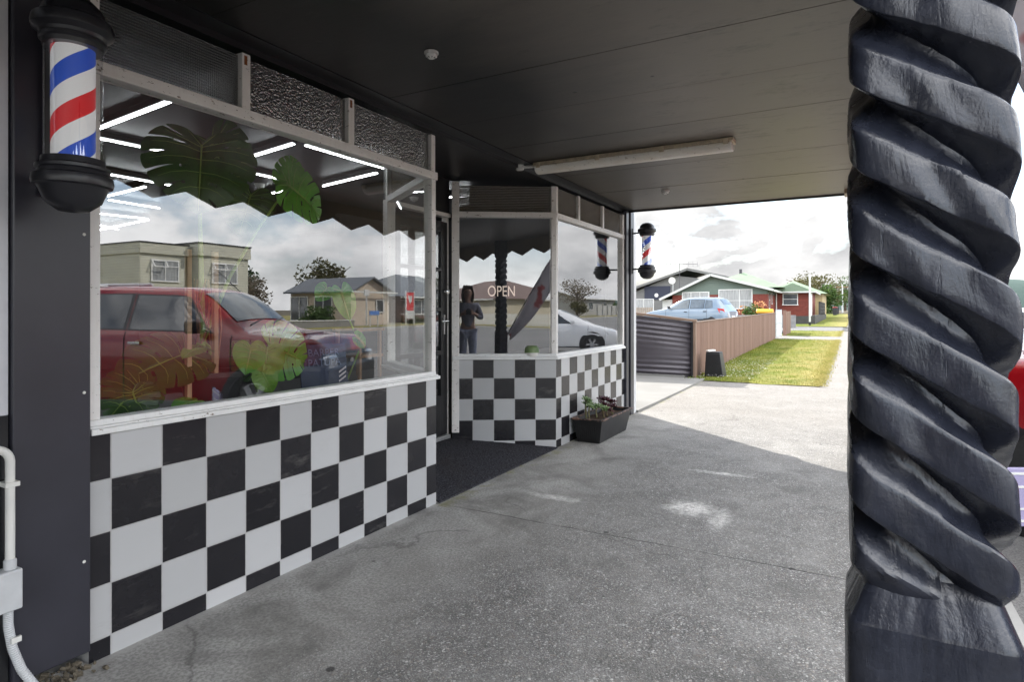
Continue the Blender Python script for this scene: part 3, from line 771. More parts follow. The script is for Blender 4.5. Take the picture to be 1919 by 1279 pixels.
def barber_pole(x, y, z0, wallpt, label, spin):
    t = thing('barber_pole', label, 'barber pole', (x, y, z0), spin, 'barber poles on the pillars')
    k = .73/.73
    low = [(0,0),(.045,.006),(.082,.035),(.098,.075),(.104,.085),(.116,.09),(.119,.105),(.116,.122),(.104,.128),(.102,.14),(.108,.145),(.108,.155),(.094,.162),(.092,.182),(.084,.184),(.0,.184)]
    b = MB(); b.lathe(low, (0,0,0), 48); b.build('base_cap', M['pole_cap'], t, smooth=35, xf='local')
    up = [(0,.56),(.088,.56),(.09,.575),(.098,.58),(.098,.59),(.094,.594),(.098,.605),(.106,.61),(.118,.618),(.12,.634),(.116,.652),(.104,.66),(.098,.662),(.088,.695),(.062,.722),(.03,.735),(0,.738)]
    b = MB(); b.lathe(up, (0,0,0), 48); b.build('top_cap', M['pole_cap'], t, smooth=35, xf='local')
    b = MB(); b.lathe([(.064,.185),(.064,.559)], (0,0,0), 40); b.build('striped_cylinder', M['stripes'], t, smooth=True, xf='local')
    b = MB(); b.lathe([(.0855,.185),(.0855,.559)], (0,0,0), 48); b.lathe([(.083,.185),(.083,.559)], (0,0,0), 48)
    o = b.build('glass_tube', M['clearglass'], t, smooth=True, xf='local', fix=False)
    wx, wy = wallpt
    inv = Matrix.Rotation(-spin, 4, 'Z')
    loc = lambda p: inv @ Vector((p[0]-x, p[1]-y, p[2]-z0))
    for zz in (z0+.14, z0+.615):
        b = MB(); b.tube([loc((x + (wx-x)*.35, y + (wy-y)*.35, zz)), loc((wx, wy, zz))], .011, 10); b.build('bracket_arm', M['black_trim'], t, xf='local')
    b = MB(); p0 = loc((wx, wy, z0+.38)); 
    b.box(-.022, .022, -.006, .006, -.30, .30, Matrix.Translation(p0) @ Matrix.Rotation(-spin, 4, 'Z')); b.build('bracket_plate', M['black_trim'], t, xf='local')
    t.scale = (.955, .955, .955)
    return t
barber_pole(1.067, -.264, 1.64, (1.10, -.04), 'large barber pole close up on the charcoal pillar at left', rad(155))
barber_pole(7.488, -.264, 1.712, (7.57, -.05), 'distant barber pole on the black end pillar against the sky', rad(107))
# ------------------------------------------------------------------ carved posts
def post_mat():
    m, nt = new_mat('carved_black_paint'); q = NT(nt); v = q.obj()
    gr = q.noise(q.scale(v, (11, 11, 2.6)), 3.2, 5, .62, .9)
    lump = q.noise(v, 22, 4, .6)
    c = q.mix(q.ramp(lump, [(.35, 0.), (.7, 1.)]), (.016,.0185,.028), (.031,.035,.051))
    sp = q.ramp(q.vor(q.scale(v, (1,1,.6)), 75), [(.05, 1.), (.09, 0.)])
    sp = q.math('MULTIPLY', sp, q.ramp(q.noise(v, 9, 3), [(.55, 0.), (.7, .5)]))
    c = q.mix(sp, c, (.25,.24,.23))
    crack = q.ramp(q.noise(q.scale(v, (14, 14, 1.1)), 4, 5, .75), [(.30, 1.), (.36, 0.)])
    h = q.math('ADD', q.math('MULTIPLY', gr, .55), q.math('MULTIPLY', lump, .5)); h = q.math('SUBTRACT', h, q.math('MULTIPLY', crack, .5))
    n1 = q.bump(h, .26, .008); n1 = q.bump(q.noise(v, 260, 3), .12, .002, n1)
    q.out(q.bsdf(c, q.math('MULTIPLY_ADD', lump, .26, .13), 0, .6, n1)); return m
M['post'] = post_mat()
def carved_post(x, y, half, label, z0=.975, z1=2.27, lead=.408, seed=0, nth=176, nz=520):
    t = thing('carved_post', label, 'carved post', (x, y, 0), 0, 'carved verandah posts')
    starts = 4; pit = lead/starts
    def sq(a, e):
        c, s_ = abs(math.cos(a)), abs(math.sin(a))
        return 1/((c**e + s_**e)**(1/e))
    # profile up one strand: groove floor, undercut, arris, flat face, soft upper lip, slope back into the groove
    T = [(0,0),(.05,.30),(.10,.70),(.135,.93),(.150,.985),(.165,1.0),(.25,1.0),(.35,.995),(.45,.985),(.57,.965),(.62,.94),(.655,.88),(.70,.70),(.75,.46),(.80,.25),(.86,.10),(.93,.02)]
    b = MB(); nth = nth
    i0 = int(math.floor(z0/pit))-1; i1 = int(math.ceil((z1+lead)/pit))+1
    phs = [(i, t_, g_) for i in range(i0, i1) for t_, g_ in T]
    rows = []
    for i, t_, g_ in phs:
        row = []
        for k in range(nth+1):
            a = 2*PI*k/nth; kk = i - (starts if k == nth else 0); am = 0.0 if k == nth else a
            # the same strand number and angle on both sides of the seam
            sid = kk; ca, sa = math.cos(am), math.sin(am)
            fi = math.floor(a/(PI/2)+.5); per = (fi + .5*math.tan(a-fi*PI/2))/4 if k < nth else 1.0
            z = (i + t_)*pit - lead*per
            zn = z + .0035*noise.noise((ca*1.5+sid*2.3, sa*1.5+seed, z*4)) + .0018*noise.noise((ca*5, sa*5+sid, z*9))
            base = half*sq(am, 9); core = half*.665*sq(am, 4.5)
            # long flat adze cuts along each strand
            cut = noise.noise((ca*2.6+sid*1.9+seed, sa*2.6, t_*1.2))*.5 + noise.noise((ca*6+sid, sa*6+seed, t_*2.5))*.22
            gg = g_*(1 + .05*cut)
            # adze facets: creased planes along the strand, never stepped
            off_ = noise.cell((sid*3.3+.4, seed+.5, .5)); q_ = am/(2*PI/17) + off_*3 + 2.2*(t_-.35)
            ci = math.floor(q_); lf = q_-ci
            nod = lambda c_: noise.cell((c_*1.37+.2, sid*2.11+.3, seed+.5))-.5
            fac = half*.040*(nod(ci)*(1-lf)+nod(ci+1)*lf)*g_*min(1, am/.25, (2*PI-am)/.25)
            r = core + (base-core)*gg + fac
            r += half*.014*noise.noise((ca*3+seed, sa*3, z*6))
            e = min(1, max(0, zn-z0)/.03)*min(1, max(0, z1-zn)/.05)
            r = half*.80*sq(am, 5)*(1-e) + r*e
            zc_ = min(max(zn, z0), z1)
            row.append((r*ca, r*sa, zc_))
        rows.append(row)
    V = [[b.bm.verts.new(p) for p in row] for row in rows]
    for p_ in range(len(V)-1):
        for k in range(nth):
            f4 = (V[p_][k], V[p_][k+1], V[p_+1][k+1], V[p_+1][k]); zs = [w_.co.z for w_ in f4]
            if max(zs) <= z0+1e-6 or min(zs) >= z1-1e-6: continue
            b.bm.faces.new(f4)
    bmesh.ops.remove_doubles(b.bm, verts=b.bm.verts, dist=2e-5)
    for v_ in [v_ for v_ in b.bm.verts if not v_.link_faces]: b.bm.verts.remove(v_)
    o = b.build('twisted_shaft', M['post'], t, smooth=24, xf='local')
    hb = half*1.04
    def block(name, prof):
        b = MB()
        def f2(u, v):
            k = v*(len(prof)-1); i = min(int(k), len(prof)-2); fr = k-i
            z = prof[i][1]+(prof[i+1][1]-prof[i][1])*fr; r0 = prof[i][0]+(prof[i+1][0]-prof[i][0])*fr
            a = 2*PI*u
            r = r0*sq(a, 11)
            r += .0022*noise.noise((math.cos(a)*4, math.sin(a)*4, z*9+seed)) + .0016*noise.noise((math.cos(a)*20, math.sin(a)*20, z*3+seed))
            return (r*math.cos(a), r*math.sin(a), z)
        b.grid(f2, 128, (len(prof)-1)*8); b.build(name, M['post'], t, smooth=45, xf='local')
    block('base_block', [(0,0),(hb,0),(hb*1.0,.45),(hb*.99,.936),(hb*.985,.942),(half*.80,.988),(half*.70,1.0)])
    block('head_block', [(half*.66,2.24),(half*.8,2.255),(hb,2.30),(hb,2.56),(hb,2.578),(0,2.578)])
    return t
carved_post(.940, -2.572, .086, 'twisted rope carved black post filling the right edge, closest to the camera')
carved_post(7.26, -2.575, .0815, 'carved black post almost hidden behind the big post, at the sunny end', seed=4, nth=72, nz=200)

# ------------------------------------------------------------------ planter and succulents
pl = thing('planter', 'black plastic trough planter with worn pinkish rim against the tiled wall', 'planter', (6.2, -.20, 0))
M['trough'] = plain('trough_plastic', (.011,.011,.012), .38, 0, .45, .5, 14, .15, 50)
def rim_mat():
    m, nt = new_mat('trough_rim'); q = NT(nt); v = q.obj()
    c = q.mix(q.ramp(q.noise(v, 14, 6, .75), [(.46, 0.), (.64, 1.)]), (.018,.017,.017), (.26,.15,.11))
    q.out(q.bsdf(c, .6, 0, .3, q.bump(q.noise(v, 40, 4), .3, .004))); return m
px0, px1, py0, py1, ph = 5.70, 6.62, -.345, -.035, .235
tb = .055
b = MB()
P = lambda x, y, z: (x, y, z)
o0 = [P(px0+tb,py0+tb*.8,.0), P(px1-tb,py0+tb*.8,.0), P(px1-tb,py1-tb*.5,.0), P(px0+tb,py1-tb*.5,.0)]
o1 = [P(px0,py0,ph), P(px1,py0,ph), P(px1,py1,ph), P(px0,py1,ph)]
i1 = [P(px0+.015,py0+.015,ph), P(px1-.015,py0+.015,ph), P(px1-.015,py1-.015,ph), P(px0+.015,py1-.015,ph)]
i0 = [P(px0+.03,py0+.03,ph-.07), P(px1-.03,py0+.03,ph-.07), P(px1-.03,py1-.03,ph-.07), P(px0+.03,py1-.03,ph-.07)]
b.face(o0[::-1])
for A, B in ((o0,o1),(o1,i1),(i1,i0)):
    for i in range(4): b.face([A[i], A[(i+1)%4], B[(i+1)%4], B[i]])
for k in range(9):      # moulded ribs of the end panel
    yy = py0+.075+k*.022
    f = lambda z: px0+tb*(1-z/ph)
    b.bar((f(.03)-.001, yy*1.0, .035), (f(.17)-.001, yy, .17), .009, .008, up=(1,0,0))
b.build('trough', M['trough'], pl, bevel=.004)
b = MB()
for A, B in ((o1[0],o1[1]),(o1[1],o1[2]),(o1[2],o1[3]),(o1[3],o1[0])): b.bar((A[0],A[1],A[2]+.004), (B[0],B[1],B[2]+.004), .036, .016)
b.build('rim', rim_mat(), pl, bevel=.006)
b = MB(); b.grid(lambda u, v: (px0+.03+(px1-px0-.06)*u, py0+.03+(py1-py0-.06)*v, ph-.028+.012*noise.noise((u*9,v*5,2))), 24, 10); b.build('soil', M['soil'], pl, fix=False, smooth=True)
def leaf_mat(name, a, b_, rough=.35, spec=.5, trans=0):
    m, nt = new_mat(name); q = NT(nt); v = q.obj()
    c = q.mix(q.ramp(q.noise(v, 11, 4), [(.3, 0.), (.7, 1.)]), a, b_)
    sh = q.bsdf(c, rough, 0, spec)
    if trans:
        tr = q.n('ShaderNodeBsdfTranslucent'); q.l(c, tr.inputs[0])
        mx = q.n('ShaderNodeMixShader'); mx.inputs[0].default_value = trans; q.l(sh, mx.inputs[1]); q.l(tr.outputs[0], mx.inputs[2]); sh = mx.outputs[0]
    q.out(sh); return m
M['succ_green'] = leaf_mat('succulent_green', (.10,.17,.06), (.26,.34,.16), .45)
M['succ_dark'] = leaf_mat('succulent_burgundy', (.035,.008,.014), (.10,.025,.035), .35)
M['succ_red'] = leaf_mat('succulent_redgreen', (.12,.07,.04), (.22,.25,.12), .45)
def rosette(b, c, r, n=22, tilt=0.0, seed=0):
    rnd = random.Random(seed)
    ax = Vector((rnd.uniform(-.5,.5)*tilt, rnd.uniform(-.5,.5)*tilt-.3*tilt, 1)).normalized()
    R = ax.to_track_quat('Z', 'Y').to_matrix()
    for i in range(n):
        a = i*2.39996; k = (i+1)/n; el = rad(80 - 70*k); L = r*(.35+.65*k)
        d = Vector((math.cos(a)*math.cos(el), math.sin(a)*math.cos(el), math.sin(el))); side = Vector((-math.sin(a), math.cos(a), 0)); up = d.cross(side)*-1
        w = L*.24; pts = []
        for s_, ww, hh in ((.05,.35,0),(.45,.8,.02),(.75,1.0,.0),(.93,.55,.03),(1.0,.05,.06)):
            pts.append((d*L*s_ + up*(-hh*L), side*w*ww))
        base = Vector(c)
        rows = []
        for p, s2 in pts:
            rows.append([base+R@(p-s2), base+R@(p-up*w*.35*-1), base+R@(p+s2), base+R@(p-up*w*.5)])
        V = [[b.bm.verts.new(x) for x in r_] for r_ in rows]
        for j in range(len(V)-1):
            for k2 in range(4): b.bm.faces.new([V[j][k2], V[j][(k2+1)%4], V[j+1][(k2+1)%4], V[j+1][k2]])
def succulent(label, spec, mat, group='succulents in the trough planter'):
    c0 = spec[0][0]
    t = thing('succulent', label, 'succulent plant', (c0[0], c0[1], ph-.03), 0, group)
    b = MB()
    for i, (c, r) in enumerate(spec):
        rosette(b, c, r, 24, .8, i+int(c[0]*50)); s = MB(); s.tube([(c[0]+.01, c[1], ph-.04), (c[0]-.005, c[1]+.006, (ph+c[2])/2), c], .008, 6); s.build('stem', M['succ_red'], t)
    b.build('leaf_rosette', mat, t, smooth=50)
succulent('tall green succulent leaning on a bare stem at the near end of the planter', [((5.86,-.12,.40),.075),((5.84,-.16,.345),.06),((5.90,-.10,.36),.06)], M['succ_green'])
succulent('low bright green rosette succulent in the middle of the planter', [((6.02,-.17,.315),.08),((6.09,-.22,.29),.07)], M['succ_green'])
succulent('dark burgundy succulent rosettes at the far end of the planter', [((6.22,-.16,.31),.085),((6.33,-.13,.35),.085),((6.42,-.18,.315),.08),((6.14,-.24,.28),.07),((6.30,-.24,.29),.07)], M['succ_dark'])

# ------------------------------------------------------------------ monstera plants behind the glass
M['mon_dark'] = leaf_mat('monstera_dark', (.020,.065,.010), (.05,.15,.022), .28, .5, .25)
M['mon_mid'] = leaf_mat('monstera_green', (.09,.32,.025), (.18,.52,.05), .28, .5, .35)
M['mon_light'] = leaf_mat('monstera_young', (.14,.34,.03), (.30,.50,.06), .3, .5, .4)
M['mon_stem'] = leaf_mat('monstera_stem', (.20,.34,.05), (.34,.48,.09), .4)
M['root'] = plain('aerial_root', (.30,.17,.10), .8, 0, .2, .4, 20)
def spl(P, v):
    n = len(P)-1; x = min(max(v, 0), .99999)*n; i = int(x); t = x-i
    p = [P[max(0, i-1)], P[i], P[i+1], P[min(n, i+2)]]
    return tuple(.5*((2*p[1][k]) + (-p[0][k]+p[2][k])*t + (2*p[0][k]-5*p[1][k]+4*p[2][k]-p[3][k])*t*t + (-p[0][k]+3*p[1][k]-3*p[2][k]+p[3][k])*t**3) for k in range(2))
OUT = [(0,-.03),(.26,-.22),(.58,-.24),(.86,-.10),(1.0,.14),(.98,.38),(.84,.60),(.58,.79),(.27,.93),(0,1.0)]
MID = [(0,.0),(0,.01),(0,.02),(0,.06),(0,.13),(0,.24),(0,.40),(0,.60),(0,.80),(0,1.0)]
def leaf(name, parent, base, tip, nrm, width, mat, slits=True, holes=True, droop=.18, fold=.16):
    base = Vector(base); tip = Vector(tip); d = tip-base; L = d.length; d.normalize()
    nrm = Vector(nrm); s = d.cross(nrm).normalized(); n = s.cross(d)
    W = width/2
    def P(u, v, sgn):
        e = spl(OUT, v); m = spl(MID, v)
        bow = .06*math.sin(PI*u)
        x = max(0.0, m[0]+(e[0]-m[0])*u)*W; y = (m[1]+(e[1]-m[1])*u - bow*(1 if v > .3 else 0))*L
        h = -droop*L*(y/L)**2 + fold*x - .75*fold*x*x/max(W, 1e-4) + .010*L*math.sin(v*30+sgn)*u*u + .02*L*math.cos(v*9)*u
        return base + s*(sgn*x) + d*y + n*h
    b = MB(); lobes = 8 if slits else 4; nu = 10; per = 6
    for sgn in (-1, 1):
        for k in range(lobes):
            a0, a1 = k/lobes, (k+1)/lobes; rows = []
            for i in range(nu+1):
                u = i/nu; w_ = a1-a0
                gap = w_*.08*max(0.0, (u-.52)/.48)**.55 if slits and u > .52 else 0.0
                lo = a0 + (gap if k > 1 else 0); hi = a1 - (gap if 0 < k < lobes-1 else 0)
                row = []
                for j in range(per+1):
                    f = j/per; uu = u
                    if slits and 1 < k < lobes-1: uu = u*(1 - .022*(2*f-1)**4*(u > .9))
                    row.append(P(uu, lo+(hi-lo)*f, sgn))
                rows.append(row)
            V = [[b.bm.verts.new(x) for x in r_] for r_ in rows]
            for i in range(nu):
                for j in range(per):
                    if holes and slits and 1 < k < lobes-1:
                        if i in (2, 3) and j == 0 and (k + (sgn > 0)) % 2 == 0: continue
                        if i == 4 and j in (0,) and k % 3 == 0: continue
                    b.bm.faces.new([V[i][j], V[i+1][j], V[i+1][j+1], V[i][j+1]])
    bmesh.ops.remove_doubles(b.bm, verts=b.bm.verts, dist=1e-5)
    for v_ in [v_ for v_ in b.bm.verts if not v_.link_faces]: b.bm.verts.remove(v_)
    o = b.build(name, mat, parent, smooth=True, fix=False)
    b = MB(); b.tube([P(0, v, 1)+n*.002 for v in (.0,.42,.6,.75,.97)], [.0055,.0045,.0035,.003,.0012], 6)
    for sgn in (-1, 1):
        for v in (.12,.28,.42,.55,.68,.80): b.tube([P(u, v, sgn)+n*.0015 for u in (.02,.3,.6,.86)], [.0022,.0018,.0013,.0006], 4)
    b.build('midrib', M['mon_stem'], o)
    return o
def stem(parent, pts, r):
    b = MB(); b.tube(pts, r, 8); b.build('stem', M['mon_stem'], parent, smooth=True)
tocam = Vector((-.45,-.85,.12))
# (base px, tip px already turned into points on a plane behind the glass)
mon1 = thing('monstera_plant', 'tall monstera on stakes inside the window, two huge split leaves high against the ceiling', 'house plant', (2.05, .40, .855), 0, 'monsteras in the shop window')
b0 = (1.987, 0.42, 2.168); t0 = (1.929, 0.36, 1.828)
leaf('leaf', mon1, b0, t0, (-.5,-.8,.35), .53, M['mon_dark'])
leaf('leaf', mon1, (2.08, 0.48, 2.209), (2.281, 0.5, 1.949), (-.4,-.9,.3), .42, M['mon_dark'])
b1 = (2.49, 0.36, 2.045); t1 = (2.772, 0.34, 1.909)
leaf('leaf', mon1, b1, t1, (-.30,-.9,.35), .36, M['mon_mid'])
leaf('leaf', mon1, (2.513, 0.4, 2.062), (2.602, 0.42, 2.262), (-.2,-.95,.3), .20, M['mon_mid'], True, False)
leaf('leaf', mon1, (2.438, 0.62, 2.007), (2.388, 0.66, 1.768), (-.5,-.8,.3), .30, M['mon_dark'])
root = (1.991, 0.4, 0.87)
s1 = (1.993, 0.42, 1.164)
stem(mon1, [root, s1, (2.009, 0.46, 1.604), (2.01, 0.47, 1.881), b0], [.016,.015,.013,.010,.006])
stem(mon1, [s1, (2.221, 0.52, 1.505), (2.369, 0.46, 1.799), b1], [.013,.010,.008,.006])
lv = [((420,655),(250,728),'mon_dark',.30,.32,(-.5,-.6,.6)), ((352,668),(205,735),'mon_dark',.22,.46,(-.4,-.5,.75)), ((262,735),(205,790),'mon_dark',.34,.24,(-.5,-.7,.5)),
      ((236,742),(262,792),'mon_dark',.30,.22,(-.5,-.8,.4)), ((330,650),(262,612),'mon_dark',.5,.22,(-.5,-.7,.5)), ((300,690),(330,760),'mon_dark',.6,.34,(-.5,-.7,.5))]
for (a, c, mm, Y, w, nn) in []: pass
leaf('leaf', mon1, (1.899, 0.4, 1.11), (1.536, 0.34, 1.03), (-.25,-.7,.65), .34, M['mon_dark'])
leaf('leaf', mon1, (1.629, 0.34, 0.988), (1.458, 0.26, 0.879), (-.4,-.8,.45), .26, M['mon_dark'])
leaf('leaf', mon1, (1.573, 0.3, 0.96), (1.585, 0.24, 0.843), (-.5,-.8,.4), .20, M['mon_dark'])
leaf('leaf', mon1, (1.916, 0.34, 1.138), (1.799, 0.28, 1.115), (-.3,-.5,.8), .09, M['mon_light'], False)
leaf('leaf', mon1, (1.987, 0.36, 1.122), (1.894, 0.3, 1.171), (-.3,-.5,.8), .08, M['mon_light'], False)
leaf('leaf', mon1, (1.877, 0.3, 0.881), (1.716, 0.22, 0.893), (-.3,-.5,.8), .11, M['mon_mid'], False)
stem(mon1, [s1, (2.015, 0.4, 1.136), (2.039, 0.4, 0.997), root], [.008,.009,.010,.010])
for k in range(9):
    xx = random.uniform(-.06,.10); pts = []
    for j in range(6): pts.append((root[0]+xx+random.uniform(-.02,.02), root[1]+random.uniform(-.04,.04), .86+.62*j/5))
    b = MB(); b.tube(pts, .004, 5); b.build('aerial_root', M['root'], mon1)
mon2 = thing('monstera_plant', 'low monstera with glossy bright heart shaped leaves beside the blue board in the window', 'house plant', (2.55, .32, .855), 0, 'monsteras in the shop window')
r2 = (2.227, 0.3, 0.885)
for a, c, mm, w, sl_ in (((2.187, 0.3, 1.124), (2.114, 0.24, 1.006), 'mon_mid', .17, False), ((2.256, 0.26, 1.113), (2.193, 0.2, 0.948), 'mon_light', .19, False),
                  ((2.339, 0.34, 1.121), (2.615, 0.3, 1.014), 'mon_mid', .34, True), ((2.196, 0.22, 0.992), (2.231, 0.18, 0.892), 'mon_light', .13, False),
                  ((2.268, 0.36, 1.008), (2.165, 0.4, 1.157), 'mon_dark', .22, True)):
    leaf('leaf', mon2, a, c, (-.45,-.85,.25), w, M[mm], sl_)
    stem(mon2, [r2, ((r2[0]+a[0])/2, (r2[1]+a[1])/2+.03, (r2[2]+a[2])/2), a], .006)
mon3 = thing('monstera_plant', 'thin leafy vine standing behind the window glass beside the stall chair', 'house plant', (3.35, .5, .855), 0, 'monsteras in the shop window')
r3 = (3.02, .42, .86)
for a, c, w, mm in (((3.054, 0.5, 1.455), (3.101, 0.45, 1.259), .16, 'mon_mid'), ((2.92, 0.5, 1.469), (2.842, 0.5, 1.391), .12, 'mon_mid'), ((3.089, 0.4, 1.145), (3.202, 0.4, 1.076), .10, 'mon_mid')):
    leaf('leaf', mon3, a, c, (-.4,-.85,.3), w, M[mm], False)
stem(mon3, [r3, (3.151, 0.42, 1.078), (3.076, 0.45, 1.259), (3.044, 0.5, 1.455), (2.92, 0.5, 1.469)], .006)
for x, lab in ((1.862, 'raw timber plant stake inside the window, the one nearer the barber pole'), (2.006, 'raw timber plant stake inside the window, the one nearer the door')):
    t = MB(); t.bar((x, .34, .80), (x, .34, 1.62), .024, .024); tag(t.build('plant_stake', M['wood_stake'], bevel=.002), lab, 'plant stake', 'stakes holding the monstera')
pot = thing('plant_pot', 'dark round plant pot on the ledge holding the staked monstera', 'plant pot', (2.04, .40, .855))
b = MB(); b.lathe([(0,0),(.13,0),(.15,.12),(.16,.125),(.16,.15),(.145,.15),(.14,.12),(0,.12)], (2.06,.44,.856), 28); b.build('pot', M['black_plastic'], pot, smooth=40)
b = MB(); b.lathe([(.139,.122),(.07,.135),(0,.13)], (2.06,.44,.856), 20); b.build('potting_soil', M['soil'], pot)
# blue painted board with lettering, low in the window
M['board'] = plain('blue_board', (.012,.026,.075), .5, 0, .4, .2, 8)
M['pale_ink'] = plain('pale_lettering', (.16,.20,.32), .6, 0, .3, .15, 20)
sgn = thing('display_board', 'small dark blue lettered board with a barber stripe standing low in the window', 'sign board', (2.72, .30, .86), rad(-12))
b = MB(); b.box(-.16, .16, 0, .012, .0, .26, Matrix.Rotation(rad(-8), 4, 'X')); b.build('board', M['board'], sgn, bevel=.003, xf='local')
def text(body, size, mat, parent, loc, rot, name, ext=.001, align='CENTER', sx=1.0, mirror=False):
    cu = bpy.data.curves.new(name, 'FONT'); cu.body = body; cu.size = size; cu.extrude = ext; cu.align_x = align; cu.align_y = 'CENTER'
    o = bpy.data.objects.new(name, cu); COL.objects.link(o); cu.materials.append(mat)
    if parent: o.parent = parent
    o.location = loc; o.rotation_euler = rot; o.scale = (-sx if mirror else sx, 1, 1)
    return to_mesh(o)
text('BARBER', .062, M['pale_ink'], sgn, (0, -.003+.027, .205), (rad(82), 0, 0), 'lettering')
text('PATUPA', .062, M['pale_ink'], sgn, (0, -.003+.018, .145), (rad(82), 0, 0), 'lettering')
b = MB()
for i, c in enumerate(range(3)):
    b.face([(.09+.0, .006-.0085+.0, .02+.028*i), (.14, .0-.0025, .05+.028*i), (.14, .0-.0015, .062+.028*i), (.09, .0-.0015, .032+.028*i)])
b.build('stripe_emblem', M['stripes'] if False else plain('emblem_white', (.6,.55,.6), .5), sgn, xf='local', fix=False)
# small timber armchair and stack behind the far end of the window
M['cane'] = plain('chair_timber', (.28,.15,.07), .45, 0, .5, .3, 10, .1, 40, vec=(1,1,.2))
ch = thing('display_stool', 'small brown timber stool with arm rail standing on the window ledge', 'stool', (3.25, .5, .856))
b = MB()
for xx, yy in ((3.14,.42),(3.14,.62),(3.34,.42),(3.34,.62)): b.bar((xx,yy,.856), (xx+.0,yy,1.18), .022, .022)
b.build('leg', M['cane'], ch, bevel=.003)
b = MB(); b.box(3.12,3.36,.40,.64,1.00,1.02); b.build('seat', M['cane'], ch, bevel=.003)
b = MB(); b.bar((3.10,.42,1.19),(3.38,.42,1.19),.03,.02); b.bar((3.10,.62,1.19),(3.38,.62,1.19),.03,.02); b.build('arm_rail', M['cane'], ch, bevel=.004)
# OPEN sign hung inside the angled pane
osg = thing('open_sign', 'pale hanging letters spelling OPEN inside the angled window', 'open sign', (0,0,0), 0)
dI = (Vector(C2)-Vector(I2)).normalized(); nI = Vector((dI.y, -dI.x)); pc = Vector(I2) + dI*0.472 - nI*.06
osg.location = (pc.x, pc.y, 1.505); osg.rotation_euler = (0, 0, math.atan2(dI.y, dI.x))
M['open'] = emis('open_letters', (1,.72,.55), .10)
text('OPEN', .145, M['open'], osg, (0, 0, 0), (rad(90), 0, 0), 'letters', .004, sx=.72)
b = MB(); b.tube([(-.12,0,.05),(-.12,.0,.86)], .0015, 5); b.tube([(.12,0,.05),(.12,0,.86)], .0015, 5); b.build('hanging_cord', M['black_trim'], osg, xf='local')
bp = thing('display_pot', 'round grey green pot on the ledge in the angled window corner', 'plant pot', (5.32, .28, .856))
b = MB(); b.lathe([(0,0),(.055,0),(.07,.04),(.075,.06)], (5.30,.22,.857), 24); b.build('saucer', M['white_plastic'], bp, smooth=40)
b = MB(); b.lathe([(.074,.06),(.07,.10),(.05,.125),(0,.13)], (5.30,.22,.857), 24); b.build('cushion_plant', M['succ_green'], bp, smooth=True)
# ------------------------------------------------------------------ fence, bin, gate
M['corr'] = plain('corrugated_steel', (.07,.062,.072), .38, .2, .5, .12, 2, .03, 40, coord='pos')
M['cap'] = plain('brown_capping', (.19,.13,.095), .5, 0, .4, .12, 4)
cf = thing('corrugated_fence', 'dark ribbed metal fence panel with brown capping beside the pale slab', 'fence', (11.97, 2, 0), 0, 'front boundary fences')
b = MB(); n = 150
def corf(u, v):
    z = .05 + u*1.28; return (11.965 - .012*math.sin(z*2*PI/.105), .16+v*7.0, z)
V_ = [[None]*8 for _ in range(n+1)]
for i in range(n+1):
    for j in range(8):
        y = .16 + j; top = 1.10 + .118*(y-.16); z = .05 + (top-.05)*i/n
        V_[i][j] = b.bm.verts.new((11.965 - .013*math.sin(z*2*PI/.098), y, z))
for i in range(n):
    for j in range(7): b.bm.faces.new([V_[i][j], V_[i+1][j], V_[i+1][j+1], V_[i][j+1]])
o = b.build('corrugated_sheet', M['corr'], cf, smooth=True, fix=False); so = o.modifiers.new('solid', 'SOLIDIFY'); so.thickness = .004
b = MB(); b.box(11.94, 12.0, .115, .165, 0, 1.12); b.bar((11.97,.10,1.125), (11.97,7.2,1.125+.118*7.1), .075, .05); b.box(11.95, 11.99, 7.1, 7.16, 0, 1.9); b.build('capping', M['cap'], cf, bevel=.004)
b = MB(); b.box(11.925, 11.945, .165, .20, .02, 1.1); b.build('end_trim', M['black_trim'], cf)
def board_mat():
    m, nt = new_mat('fence_stain'); q = NT(nt); v = q.pos(); x, y, z = q.sep(v)
    cell = q.math('FLOOR', q.math('DIVIDE', x, .105)); w = q.n('ShaderNodeTexWhiteNoise', noise_dimensions='1D'); q.l(cell, w.inputs['W'])
    c = q.mix(w.outputs[0], (.15,.085,.062), (.21,.125,.095))
    c = q.mix(q.ramp(q.noise(q.scale(v, (9, 9, .7)), 5, 5, .7), [(.4, 0.), (.8, .6)]), c, (.26,.18,.14))
    c = q.mix(q.ramp(z, [(.0, .0), (.02, .5), (.16, 0.)]), c, (.09,.07,.05))
    q.out(q.bsdf(c, .75, 0, .3, q.bump(q.noise(q.scale(v, (30,30,2)), 6, 4), .3, .004))); return m
M['boards'] = board_mat()
bf = thing('board_fence', 'long brown stained vertical board fence along the grass verge', 'fence', (20, .25, 0), 0, 'front boundary fences')
b = MB()
x = 12.02; y_at = lambda x: .16 + (x-12)*.0085
while x < 27.5:
    z = gz(x); o_ = random.uniform(-.003, .003)
    b.box(x, x+.099, y_at(x)+o_, y_at(x)+.022+o_, z+.015, z+1.085+random.uniform(-.006,.006)); x += .105
b.build('fence_boards', M['boards'], bf)
b = MB()
for zz in (.25, .9): b.bar((12.05, y_at(12)+.05, zz), (27.4, y_at(27)+.05, gz(27)+zz), .05, .09)
x = 12.2
while x < 27.4: b.box(x, x+.09, y_at(x)+.075, y_at(x)+.165, 0, gz(x)+1.05); x += 2.4
b.build('fence_rails', M['boards'], bf)
b = MB(); b.bar((12.0, y_at(12)+.01, 1.10), (27.5, y_at(27.5)+.01, gz(27.5)+1.10), .05, .018); b.build('capping', M['cap'], bf)
gt = thing('side_gate', 'pale galvanised tube gate standing at the end of the brown fence', 'gate', (28.2, .25, .14))
b = MB(); p0 = (27.7,.28,.2); 
